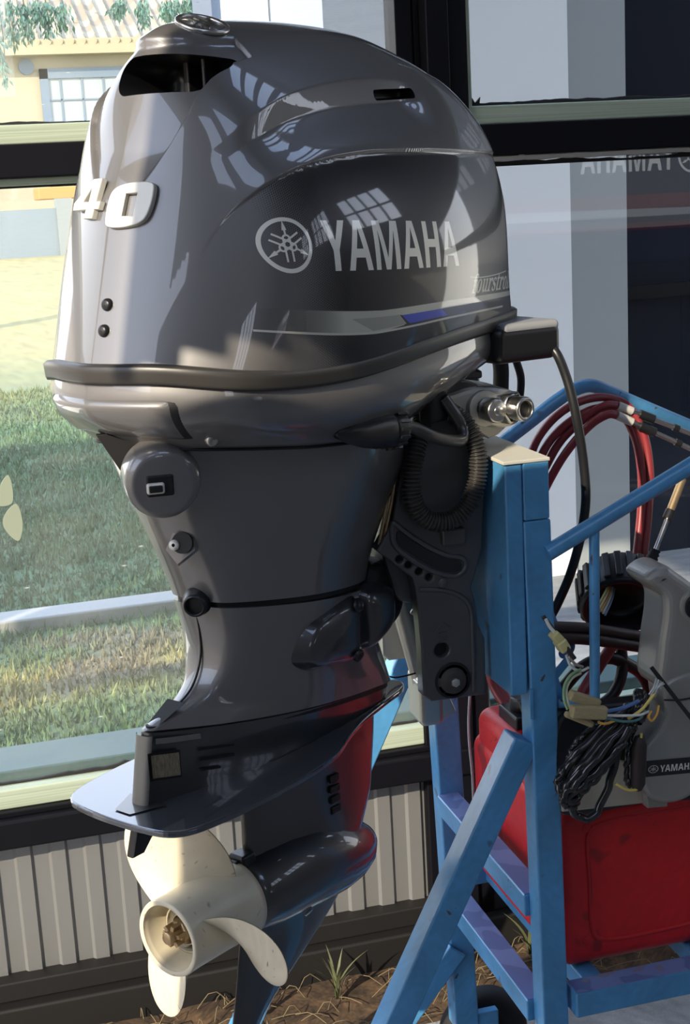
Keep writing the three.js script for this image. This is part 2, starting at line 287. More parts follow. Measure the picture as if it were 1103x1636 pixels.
  cowlMesh = part('cowl', body.geometry, body.material, motor, 'dark grey metallic cowl with an air scoop at the back');
}
{ // divider fin inside the scoop
  part('scoop_fin', box(0.125, 0.155, Y0 + 0.291, Y0 + 0.328, 0.004, 0.012, 0.002), blackPlastic, cowlMesh);
  part('scoop_fin', box(0.12, 0.15, Y0 + 0.291, Y0 + 0.328, 0.036, 0.041, 0.002), blackPlastic, cowlMesh);
}
const cowlZ = (x, h) => { let a = 0, b = 0.26; for (let i = 0; i < 22; i++) { const m = (a + b) / 2; cowlF(x, h, m) < 0 ? a = m : b = m; } return a; };
const cowlX = (h, z) => { let a = 0.3, b = -0.2; for (let i = 0; i < 22; i++) { const m = (a + b) / 2; cowlF(m, h, z) < 0 ? a = m : b = m; } return a; };
const cowlN = (x, h, z, f = cowlF) => { const e = 2e-3; return V(f(x + e, h, z) - f(x - e, h, z), f(x, h + e, z) - f(x, h - e, z), f(x, h, z + e) - f(x, h, z - e)).normalize(); };
// the three crossed tuning forks in a ring, drawn on a canvas
function tuningForks(c, x, y, r, col) {
  c.save(); c.translate(x, y); c.strokeStyle = col; c.fillStyle = col; c.lineWidth = r * 0.15;
  c.beginPath(); c.arc(0, 0, r * 0.92, 0, Math.PI * 2); c.stroke();
  for (let k = 0; k < 3; k++) {
    c.save(); c.rotate(k * Math.PI * 2 / 3);
    c.lineWidth = r * 0.075; c.beginPath(); for (const s of [-1, 1]) { c.moveTo(s * r * 0.12, r * 0.62); c.lineTo(s * r * 0.12, -r * 0.22); }
    c.stroke(); c.beginPath(); c.arc(0, -r * 0.22, r * 0.12, Math.PI, 0); c.stroke();
    c.beginPath(); c.moveTo(0, -r * 0.34); c.lineTo(0, -r * 0.62); c.stroke();
    c.beginPath(); c.moveTo(-r * 0.09, -r * 0.52); c.lineTo(0, -r * 0.9); c.lineTo(r * 0.09, -r * 0.52); c.closePath(); c.fill();
    c.restore();
  }
  c.restore();
}
function wideText(c, s, x, y, w, h, col, font = 'bold 100px sans-serif') { // text squeezed to exactly w by h, baseline at y
  c.save(); c.font = font; c.fillStyle = col; c.textBaseline = 'alphabetic'; const m = c.measureText(s).width || 300; c.translate(x, y); c.scale(w / m, h / 72); c.fillText(s, 0, 0); c.restore();
}
const DX0 = 0.045, DX1 = 0.565, DH0 = 0.018, DH1 = 0.223;
{ // side decals on a film that follows the skin
  const W = 2048, H = Math.round(W * (DH1 - DH0) / (DX1 - DX0)), cv = document.createElement('canvas'); cv.width = W; cv.height = H; const c = cv.getContext('2d');
  const X = (x) => (x - DX0) / (DX1 - DX0) * W, Yc = (h) => (DH1 - h) / (DH1 - DH0) * H, S = W / (DX1 - DX0);
  c.clearRect(0, 0, W, H);
  const cream = 'rgba(246,243,230,1)';
  { // navy panel below the styling line, breaking up into dots aft
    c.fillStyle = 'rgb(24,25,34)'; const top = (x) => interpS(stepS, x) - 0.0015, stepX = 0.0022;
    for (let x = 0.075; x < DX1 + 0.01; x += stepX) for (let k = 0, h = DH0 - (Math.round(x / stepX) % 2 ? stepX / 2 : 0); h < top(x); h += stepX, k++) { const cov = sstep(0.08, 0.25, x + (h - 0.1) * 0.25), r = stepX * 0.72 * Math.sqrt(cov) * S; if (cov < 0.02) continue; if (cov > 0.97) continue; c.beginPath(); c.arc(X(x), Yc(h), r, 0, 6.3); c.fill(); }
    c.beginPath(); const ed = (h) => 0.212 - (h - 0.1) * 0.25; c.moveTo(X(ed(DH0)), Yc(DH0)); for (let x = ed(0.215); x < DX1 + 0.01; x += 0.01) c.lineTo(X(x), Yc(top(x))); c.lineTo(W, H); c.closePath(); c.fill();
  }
  tuningForks(c, X(0.096), Yc(0.1315), 0.0275 * S, cream);
  c.save(); c.translate(X(0.137), Yc(0.1035)); c.rotate(0.055); wideText(c, 'YAMAHA', 0, 0, 0.246 * S, 0.0505 * S, cream); c.restore();
  // stripe: silver line over a grey and blue band, its aft end fading out in a print screen
  const line = (pts) => { c.beginPath(); pts.forEach(([x, h], i) => i ? c.lineTo(X(x), Yc(h)) : c.moveTo(X(x), Yc(h))); c.closePath(); c.fill(); };
  const g = c.createLinearGradient(X(0.05), 0, X(0.16), 0); g.addColorStop(0, 'rgba(120,120,114,0)'); g.addColorStop(1, 'rgba(205,203,188,1)');
  c.fillStyle = g; line([[0.05, 0.0765], [0.22, 0.0615], [0.4, 0.052], [0.56, 0.0465], [0.56, 0.0405], [0.4, 0.0445], [0.262, 0.0515], [0.25, 0.0535], [0.262, 0.042], [0.21, 0.0415], [0.05, 0.056]]);
  c.fillStyle = 'rgba(170,169,158,1)'; line([[0.17, 0.059], [0.252, 0.0535], [0.266, 0.0425], [0.205, 0.0445]]);
  c.fillStyle = 'rgba(60,76,205,1)'; line([[0.256, 0.0525], [0.4, 0.0435], [0.4, 0.036], [0.272, 0.042]]);
  c.fillStyle = 'rgba(20,26,62,1)'; line([[0.34, 0.047], [0.47, 0.041], [0.47, 0.035], [0.355, 0.038]]);
  c.fillStyle = 'rgba(220,218,200,1)'; line([[0.05, 0.0575], [0.21, 0.0432], [0.3, 0.0385], [0.4, 0.0345], [0.52, 0.031], [0.52, 0.0285], [0.4, 0.032], [0.3, 0.0362], [0.21, 0.041], [0.05, 0.0555]]);
  c.save(); c.translate(X(0.412), Yc(0.0555)); c.rotate(0.04); c.transform(1, 0, -0.25, 1, 0, 0); wideText(c, 'fourstroke', 0, 0, 0.15 * S, 0.021 * S, 'rgba(226,224,205,1)', 'italic bold 100px serif'); c.restore();
  c.strokeStyle = 'rgba(226,224,205,1)'; c.lineWidth = 5; c.beginPath(); c.moveTo(X(0.411), Yc(0.075)); c.quadraticCurveTo(X(0.45), Yc(0.069), X(0.53), Yc(0.073)); c.stroke();
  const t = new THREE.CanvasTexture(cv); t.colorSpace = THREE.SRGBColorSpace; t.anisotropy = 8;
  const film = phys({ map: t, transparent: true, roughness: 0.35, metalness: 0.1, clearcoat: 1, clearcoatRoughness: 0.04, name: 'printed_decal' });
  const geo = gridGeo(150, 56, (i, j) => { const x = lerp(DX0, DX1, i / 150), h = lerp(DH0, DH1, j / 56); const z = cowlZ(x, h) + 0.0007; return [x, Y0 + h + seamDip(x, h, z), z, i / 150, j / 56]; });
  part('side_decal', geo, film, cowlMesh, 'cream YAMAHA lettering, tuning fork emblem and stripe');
}
{ // raised numerals on the back
  const put = (shape, z, h, ry, lab) => {
    const g = extrude(shape, 0.007, 0.0012), x = cowlX(h, z), n = cowlN(x, h, z, cowlBody), up = V(0, 1, 0).addScaledVector(n, -n.y).normalize(), u = V().crossVectors(up, n);
    g.applyMatrix4(new THREE.Matrix4().makeBasis(u, up, n)).translate(x - n.x * 0.001, Y0 + h - n.y * 0.001, z - n.z * 0.001); part('numeral', g, silver, cowlMesh, lab);
  };
  const four = shapeOf([[-0.034, -0.012], [-0.034, -0.004], [0.004, 0.021], [0.022, 0.021], [0.0165, -0.003], [0.026, -0.003], [0.024, -0.0115], [0.0145, -0.0115], [0.0125, -0.021], [-0.006, -0.021], [-0.004, -0.0115]].map(([x, y]) => [x * 1.05, y]));
  four.holes.push(new THREE.Path([[-0.013, -0.003], [0.0, -0.003], [0.003, 0.0115]].map(([x, y]) => new THREE.Vector2(x, y))));
  put(four, -0.036, 0.186, 0, 'silver numeral 4');
  const sk = (x, y) => [x + y * 0.22, y];
  const o = new THREE.Shape(); { const r = [[-0.026, -0.012], [-0.022, -0.021], [0.014, -0.021], [0.024, -0.014], [0.026, 0.012], [0.022, 0.021], [-0.016, 0.021], [-0.026, 0.014]]; const q = curve(r.map(([x, y]) => V(...sk(x, y), 0)), true).getPoints(64).slice(0, -1); q.forEach((p, i) => i ? o.lineTo(p.x, p.y) : o.moveTo(p.x, p.y)); o.closePath(); }
  const oh = new THREE.Path(); [[-0.0085, -0.0115], [0.005, -0.0115], [0.0085, 0.0115], [-0.005, 0.0115]].forEach(([x, y], i) => i ? oh.lineTo(x, y) : oh.moveTo(x, y)); oh.closePath(); o.holes.push(oh);
  put(o, 0.027, 0.178, 0, 'silver numeral 0');
}
{ // emblem lying on the crown
  const ex = 0.142, ez = 0.022; let h = 0.3; for (let k = 0; k < 2000 && cowlF(ex, h, ez) < 0; k++) h += 0.0001;
  const n = cowlN(ex, h, ez), q = new THREE.Quaternion().setFromUnitVectors(V(0, 1, 0), n), pos = [ex, Y0 + h, ez];
  const gs = [new THREE.TorusGeometry(0.027, 0.003, 8, 40).rotateX(Math.PI / 2)];
  for (let k = 0; k < 3; k++) { const a = k * 2.0944; for (const s of [-1, 1]) gs.push(new THREE.BoxGeometry(0.0026, 0.004, 0.026).translate(s * 0.0042, 0, -0.004).rotateY(a)); gs.push(new THREE.BoxGeometry(0.003, 0.004, 0.013).translate(0, 0, 0.02).rotateY(a)); }
  part('emblem', merge(gs).applyQuaternion(q).translate(...pos), steel, cowlMesh, 'bright tuning fork emblem');
}
for (const h of [0.08, 0.054]) { const z = 0.012, x = cowlX(h, z); part('rivet', along(lathe([[0, 0.005], [0.004, 0.0046], [0.0062, 0.003], [0.0068, 0], [0.0068, -0.006]], 20), [x, Y0 + h, z], [-1, 0.1, 0.1]), blackPlastic, cowlMesh); }
{ // rubber seal between cowl and apron
  const n = 240, b = baseRing(n), prof = [[-0.004, 0.0215], [0.0025, 0.0212], [0.0062, 0.0185], [0.0058, 0.0125], [0.005, 0.004], [0.0035, 0.0005], [-0.006, -0.0005]];
  part('rubber_seal', gridGeo(n, prof.length - 1, (i, j) => { const p = b[i % n], q = b[(i + n - 1) % n], r = b[(i + 1) % n], t = V(r[0] - q[0], 0, r[2] - q[2]).normalize(); let nx = t.z, nz = -t.x; if (nx * (p[0] - 0.28) + nz * p[2] < 0) { nx = -nx; nz = -nz; } return [p[0] + nx * prof[j][0], p[1] + prof[j][1], p[2] + nz * prof[j][0]]; }, true), rubber, motor);
}
// upper casing outline where the apron meets it
const mid0 = [[0.012, 0], [0.016, 0.045], [0.022, 0.069], [0.09, 0.105], [0.22, 0.128], [0.36, 0.112], [0.44, 0.05], [0.452, 0]];
{ // apron under the cowl
  const n = 240, top = baseRing(n, -0.001), joint = [[-0.1, 1.212], [0, 1.2], [0.16, 1.18], [0.30, 1.168], [0.35, 1.183], [0.41, 1.197], [0.465, 1.207], [0.53, 1.22], [0.62, 1.228]];
  const c = new THREE.CatmullRomCurve3(mid0.concat(mid0.slice(1, -1).reverse().map(([x, z]) => [x, -z])).map(([x, z]) => V(x, 0, z)), true, 'centripetal').getPoints(720);
  const botR = (a) => { let best = 0, bd = 9; for (const p of c) { const pa = Math.atan2(p.z, p.x - 0.24); const d = Math.abs(Math.atan2(Math.sin(pa - a), Math.cos(pa - a))); if (d < bd) { bd = d; best = p; } } return best; };
  const rows = 22, bot = top.map((p) => { const a = Math.atan2(p[2], p[0] - 0.24), q = botR(a), fr = sstep(0.34, 0.46, p[0]); const x = lerp(q.x, p[0] - 0.035, fr), z = lerp(q.z * 1.01, p[2] * 0.78, fr); return [x, interp(joint, x), z]; });
  const rings = []; for (let j = 0; j <= rows; j++) { const t = j / rows, k = Math.pow(t, 2.1), e = 0.006 * Math.sin(Math.PI * Math.min(1, t * 1.25)); rings.push(top.map((p, i) => { const q = bot[i], dx = p[0] - 0.28, dl = Math.hypot(dx, p[2]); return [lerp(p[0], q[0], k) + dx / dl * e, lerp(p[1] + 0.002, q[1], Math.pow(t, 0.9)), lerp(p[2], q[2], k) + p[2] / dl * e]; })); }
  const apron = part('lower_cowling', outward(ringsGeo(rings)), paint, motor, 'grey apron below the rubber seal');
  const jl = bot.filter((p) => p[0] < 0.345); const k0 = bot.findIndex((p, i) => p[0] < 0.345 && bot[(i + n - 1) % n][0] >= 0.345), run = []; for (let i = 0; i < jl.length; i++) run.push(V(...bot[(k0 + i) % n]).add(V(0, -0.0012, 0)));
  part('joint_line', tube(run.filter((p, i) => i % 3 === 0), 0.0019, 200, 6), voidBlack, apron);
  // latch cover let into the back of the apron
  const lat = []; for (let i = 0; i <= 24; i++) lat.push(i);
  const ap = (s, t) => { const fi = ((s % n) + n) % n, i = Math.floor(fi), f = fi - i, j = t * rows, j0 = Math.min(rows - 1, Math.floor(j)), g = j - j0; const P = (a, b) => rings[b][(a) % n]; return [0, 1, 2].map((k) => lerp(lerp(P(i, j0)[k], P(i + 1, j0)[k], f), lerp(P(i, j0 + 1)[k], P(i + 1, j0 + 1)[k], f), g)); };
  const cover = (gr, off) => gridGeo(40, 12, (i, j) => { const u = i / 40 * 2 - 1, v = j / 12, round = 1 - 0.10 * Math.pow(Math.abs(u), 6), s = u * gr * round, t = 0.2 + v * 0.62 + Math.pow(Math.abs(u), 8) * 0.05 * (0.5 - v); const p = ap(n + s, t), edge = Math.max(Math.pow(Math.abs(u), 10), Math.pow(Math.abs(v * 2 - 1), 10)); return [p[0] - off * (1 - edge), p[1], p[2]]; });
  part('latch_gap', cover(13.6, 0.0012), voidBlack, apron);
  part('latch_cover', cover(12.6, 0.005), paint, apron, 'cowl latch cover at the back of the apron');
  part('screw', along(lathe([[0, 0.002], [0.0025, 0.002], [0.003, 0.0035], [0.0058, 0.0035], [0.007, 0.001], [0.007, -0.003]], 20), [0.034, 1.206, 0.097], [-0.25, -0.25, 1]), alloy, apron);
}
const ring5 = (xb, zb, xc, zc, xf, zf, bulge = 0.006) => [[xb - bulge, 0], [xb, zb * 0.72], [xb + 0.008, zb], [lerp(xb, xc, 0.42), lerp(zb, zc, 0.62)], [xc, zc], [lerp(xc, xf, 0.7), lerp(zc, zf, 0.4)], [xf, zf], [xf + 0.01, 0]];
let midRings;
{ // upper casing: from the apron down to the joint
  const L = [
    { y: 1.206, p: ring5(0.018, 0.069, 0.24, 0.128, 0.446, 0.04) }, { y: 1.16, p: ring5(0.028, 0.058, 0.24, 0.121, 0.434, 0.036) }, { y: 1.12, p: ring5(0.039, 0.048, 0.235, 0.108, 0.408, 0.034) },
    { y: 1.08, p: ring5(0.056, 0.044, 0.225, 0.094, 0.388, 0.032) }, { y: 1.04, p: ring5(0.074, 0.043, 0.22, 0.082, 0.37, 0.03) }, { y: 1.011, p: ring5(0.085, 0.043, 0.22, 0.076, 0.36, 0.03) }];
  midRings = casing(L, { slope: -0.13, x0: 0.06, nu: 12, nv: 8 });
  part('upper_casing', outward(ringsGeo(midRings)), paint, motor, 'grey leg casing with flush port and pilot hole');
  part('casing_gasket', outward(ringsGeo(casing([{ y: 1.013, p: ring5(0.089, 0.039, 0.22, 0.072, 0.356, 0.027) }, { y: 1.004, p: ring5(0.089, 0.039, 0.22, 0.072, 0.356, 0.027) }], { slope: -0.13, x0: 0.06, nu: 8, nv: 1 }))), voidBlack, motor);
  const L2 = [
    { y: 1.0092, p: ring5(0.086, 0.043, 0.22, 0.075, 0.36, 0.03) }, { y: 0.98, p: ring5(0.093, 0.042, 0.22, 0.072, 0.362, 0.03) }, { y: 0.95, p: ring5(0.094, 0.039, 0.22, 0.068, 0.37, 0.03) }, { y: 0.93, p: ring5(0.089, 0.035, 0.22, 0.065, 0.38, 0.03) },
    { y: 0.91, p: ring5(0.076, 0.028, 0.22, 0.062, 0.388, 0.03) }, { y: 0.895, p: ring5(0.052, 0.021, 0.22, 0.06, 0.394, 0.03) }, { y: 0.884, p: ring5(0.022, 0.015, 0.21, 0.059, 0.398, 0.03) }, { y: 0.874, p: ring5(-0.004, 0.011, 0.2, 0.058, 0.402, 0.03, 0.003) }];
  part('lower_casing', outward(ringsGeo(casing(L2, { slope: -0.145, x0: 0.03, nu: 12, nv: 6 }))), paint, motor, 'grey casing flaring back to the drive unit');
  part('parting_line', outward(ringsGeo(casing([{ y: 0.878, p: ring5(0.0, 0.008, 0.2, 0.0555, 0.398, 0.028, 0.003) }, { y: 0.866, p: ring5(0.0, 0.008, 0.2, 0.0555, 0.398, 0.028, 0.003) }], { slope: -0.145, x0: 0.03, nu: 8, nv: 1 }))), voidBlack, motor);
}
{ // dark drive unit above the plate
  const L = [{ y: 0.8715, p: ring5(-0.005, 0.0115, 0.2, 0.056, 0.4, 0.026, 0.003) }, { y: 0.855, p: ring5(-0.009, 0.011, 0.19, 0.052, 0.399, 0.024, 0.003) }, { y: 0.83, p: ring5(-0.014, 0.0105, 0.18, 0.046, 0.397, 0.022, 0.003) }, { y: 0.81, p: ring5(-0.018, 0.0105, 0.17, 0.044, 0.396, 0.021, 0.003) }];
  const r = casing(L, { slope: -0.145, x0: 0.03, nu: 12, nv: 5 });
  r.forEach((ring) => ring.forEach((p) => { if (p[1] < 0.797) p[1] = 0.797; }));
  r.push(r[r.length - 1].map((p) => [p[0], 0.794, p[2]]));
  const unit = part('drive_unit', outward(ringsGeo(r)), paintDark, motor, 'dark drive unit with louvre slots');
  part('trailing_strip', gridGeo(10, 12, (i, j) => { const a = -Math.PI / 2 + Math.PI * i / 10, y = lerp(0.875, 0.798, j / 12), x = lerp(-0.0075, -0.0225, j / 12); return [x - Math.cos(a) * 0.006, y, Math.sin(a) * 0.0125]; }), std({ color: lin(0.2, 0.19, 0.17), metalness: 0.3, roughness: 0.45, name: 'sunlit_grey' }), unit, 'strip down the back edge, paint lightened for sun');  // grey paint lightened here to stand for sun on the edge
  part('strip_foot', gridGeo(6, 6, (i, j) => { const w = lerp(0.012, 0.03, i / 6); return [lerp(-0.05, -0.01, i / 6) , 0.7985, lerp(-w, w, j / 6)]; }), paintDark, unit);
  const side = (x, y) => { const t = clamp((x + 0.01) / 0.2, 0, 1); return lerp(0.0125, 0.0545, Math.pow(t, 0.8)); };
  const plate = (x0, x1, y0, y1, sl, off, th) => gridGeo(8, 3, (i, j) => { const x = lerp(x0, x1, i / 8); return [x, lerp(y0, y1, j / 3) + sl * (x - x0), side(x) + off]; });
  part('anode_frame', plate(-0.033 + 0.014, 0.021, 0.8255, 0.8585, -0.16, 0.0022), voidBlack, unit);
  part('anode', plate(-0.016, 0.018, 0.8285, 0.8555, -0.16, 0.0042), anode, unit, 'square zinc anode');
  for (let k = 0; k < 3; k++) part('louvre', plate(0.044 + 0.001 * k, 0.092 - (k === 2 ? 0.02 : 0), 0.8435 - k * 0.0125, 0.8468 - k * 0.0125, -0.17, 0.0022), voidBlack, unit);
  part('chrome_line', plate(-0.006, 0.11, 0.8655, 0.872, -0.165, 0.001), phys({ color: lin(0.3, 0.29, 0.27), metalness: 0.9, roughness: 0.25, name: 'worn_edge' }), unit, 'worn bright edge under the casing');
}
{ // anti-ventilation plate
  const half = [[-0.067, 0], [-0.064, 0.05], [-0.057, 0.078], [-0.04, 0.094], [0.01, 0.104], [0.08, 0.107], [0.15, 0.104], [0.21, 0.094], [0.27, 0.068], [0.32, 0.05], [0.39, 0.034], [0.44, 0.022], [0.456, 0.008], [0.458, 0]];
  const o = half.concat(half.slice(1, -1).reverse().map(([x, z]) => [x, -z]));
  const g = extrude(roundShape(o.map(([x, z]) => [x, -z]), 5), 0.008, 0.0025, 3).rotateX(-Math.PI / 2).translate(0, 0.789, 0);
  part('ventilation_plate', g, phys({ color: lin(0.1, 0.11, 0.13), metalness: 0.6, roughness: 0.2, clearcoat: 1, clearcoatRoughness: 0.04, name: 'plate_paint' }), motor, 'flat plate above the propeller');
  part('trim_tab', extrude(shapeOf([[-0.045, 0.742], [-0.028, 0.742], [-0.008, 0.762], [-0.002, 0.79], [-0.03, 0.79]]), 0.012, 0.002).translate(0, 0, -0.006), blackPlastic, motor);
}
const ringLens = (xa, xb, w, sharp = 0.5) => [[xa, 0], [xa + (xb - xa) * 0.02, w * 0.28], [lerp(xa, xb, 0.3), w * 0.8], [lerp(xa, xb, 0.58), w], [lerp(xa, xb, 0.82), w * 0.82], [lerp(xa, xb, 0.95), w * 0.42], [xb, 0]];
{ // strut, gear case and skeg
  const L = [{ y: 0.80, p: ringLens(0.138, 0.4, 0.030) }, { y: 0.75, p: ringLens(0.137, 0.396, 0.026) }, { y: 0.705, p: ringLens(0.136, 0.389, 0.025) }, { y: 0.675, p: ringLens(0.136, 0.383, 0.028) }, { y: 0.655, p: ringLens(0.14, 0.37, 0.033) }, { y: 0.635, p: ringLens(0.15, 0.352, 0.04) }];
  part('strut', outward(ringsGeo(casing(L, { nu: 12, nv: 6 }))), paintDark, motor);
  const tor = lathe([[0, 0.122], [0.038, 0.122], [0.0455, 0.128], [0.047, 0.136], [0.052, 0.16], [0.055, 0.2], [0.056, 0.24], [0.053, 0.285], [0.046, 0.32], [0.036, 0.347], [0.022, 0.367], [0.01, 0.377], [0, 0.38]], 64).rotateZ(-Math.PI / 2).translate(0, 0.62, 0);
  { const p = tor.attributes.position; for (let i = 0; i < p.count; i++) { const x = p.getX(i); p.setY(i, p.getY(i) - 0.02 * sstep(0.2, 0.38, x)); } tor.computeVertexNormals(); }
  const gear = part('gear_case', tor, paintDark, motor, 'dark torpedo-shaped gear case');
  const R = 0.0474; part('bearing_tab', merge(box(0.118, 0.142, 0.655, 0.677, -0.012, 0.014, 0.004), box(0.112, 0.124, 0.66, 0.672, -0.006, 0.008, 0.003)), blackPlastic, gear);
  part('drain_screw', along(lathe([[0, 0.002], [0.006, 0.002], [0.007, 0]], 16), [0.205, 0.575, 0.036], [0, -0.7, 1]), paintDark, gear);
  const K = [{ y: 0.6, p: ringLens(0.124, 0.345, 0.03) }, { y: 0.57, p: ringLens(0.119, 0.325, 0.017) }, { y: 0.545, p: ringLens(0.113, 0.305, 0.012) }, { y: 0.5, p: ringLens(0.103, 0.232, 0.009) }, { y: 0.455, p: ringLens(0.092, 0.156, 0.007) }, { y: 0.425, p: ringLens(0.086, 0.125, 0.005) }, { y: 0.415, p: ringLens(0.09, 0.112, 0.003) }];
  part('skeg', outward(ringsGeo(casing(K, { nu: 8, nv: 6 }))), paintDark, motor, 'dark blade-shaped skeg');
  part('water_inlet', merge(...[0, 1, 2, 3].map((k) => box(0.27, 0.288, 0.678 + k * 0.014, 0.687 + k * 0.014, 0.0262, 0.0292, 0.001))), voidBlack, motor);
}
{ // propeller
  const prop = new THREE.Group(); prop.name = 'propeller'; prop.userData.label = 'cream three-bladed propeller'; motor.add(prop);
  const hubOut = lathe([[0.0405, 0.0], [0.0455, -0.001], [0.0468, 0.002], [0.0462, 0.02], [0.047, 0.07], [0.0485, 0.11], [0.0485, 0.118], [0.03, 0.119]], 72), bore = lathe([[0.0405, 0], [0.0405, 0.006], [0.0392, 0.008], [0.0388, 0.07], [0.014, 0.075]], 72);
  part('propeller_hub', merge(hubOut, bore).rotateZ(-Math.PI / 2).translate(0, 0.6217, 0), propWhite, prop, 'cream hub, open at the back');
  const inner = [];
  inner.push(lathe([[0.0275, 0.026], [0.0295, 0.026], [0.0295, 0.07], [0.0275, 0.07], [0.0275, 0.026]], 48), lathe([[0.0182, 0.026], [0.0196, 0.026], [0.0196, 0.06], [0.0182, 0.06], [0.0182, 0.026]], 40));
  part('hub_sleeve', merge(inner).rotateZ(-Math.PI / 2).translate(0, 0.6217, 0), propWhite, prop);
  const vanes = []; for (let k = 0; k < 7; k++) vanes.push(gridGeo(6, 4, (i, j) => { const r = lerp(0.019, 0.0285, i / 6), a = k / 7 * 6.283 + i * 0.16 + j * 0.1; return [0.028 + j * 0.009, 0.6217 + Math.cos(a) * r, Math.sin(a) * r]; }));
  part('hub_vanes', merge(vanes), propWhite, prop);
  const nut = [lathe([[0, 0.0], [0.0135, 0.0], [0.0155, 0.003], [0.0155, 0.03], [0, 0.03]], 6)]; for (let k = 0; k < 6; k++) nut.push(new THREE.BoxGeometry(0.006, 0.012, 0.005).translate(0.0108, -0.005, 0).rotateY(k * Math.PI / 3 + 0.3));
  part('castle_nut', merge(nut).rotateZ(-Math.PI / 2).translate(0.016, 0.6217, 0), brass, prop, 'brass castle nut');
  part('propeller_shaft', merge(lathe([[0, -0.016], [0.0066, -0.016], [0.008, -0.013], [0.008, 0.03]], 20)).rotateZ(-Math.PI / 2).translate(0.014, 0.6217, 0), brass, prop);
  part('split_pin', rod([0.009, 0.6217, -0.016], [0.009, 0.6217, 0.016], 0.0016), brass, prop);
  const blade = (ang, thick) => { // swept, cupped blade: phi measured round the shaft from straight up towards starboard
    const nr = 36, ns = 26, P = (t0, s) => { // root to tip, s: -1 trailing .. 1 leading
      const t = 1 - Math.pow(1 - t0, 1.6), r = lerp(0.042, 0.147, t), w = (0.743 + 0.178 * Math.sin(Math.PI * (0.14 + 0.5 * t))) * Math.sqrt(Math.max(0, 1 - Math.pow(t, 0.75))), turn = -0.2 * Math.pow(t, 1.5) + s * w;
      return [0.063 + 0.044 * turn - 0.138 * (r - 0.042) - (s < 0 ? 0.006 * s * s * (1 - t) : 0), r, ang + turn];
    };
    const skin = (sgn) => gridGeo(ns, nr, (i, j) => { const s = i / ns * 2 - 1, t = j / nr, [x, r, phi] = P(t, s), th = thick * (1 - 0.75 * t) * Math.pow(Math.max(0, 1 - s * s), 0.5) * Math.sqrt(Math.max(0, 1 - Math.pow(t, 6))) + 0.0006; return [x + sgn * th, 0.6217 + Math.cos(phi) * r, Math.sin(phi) * r, r * phi * 6, r * 6]; }, false, sgn < 0);
    return merge(skin(-1), skin(1));
  };
  const d = THREE.MathUtils.degToRad;
  for (const a of [-18, 102, 222]) part('propeller_blade', blade(d(a), 0.0042), propWhite, prop);
}
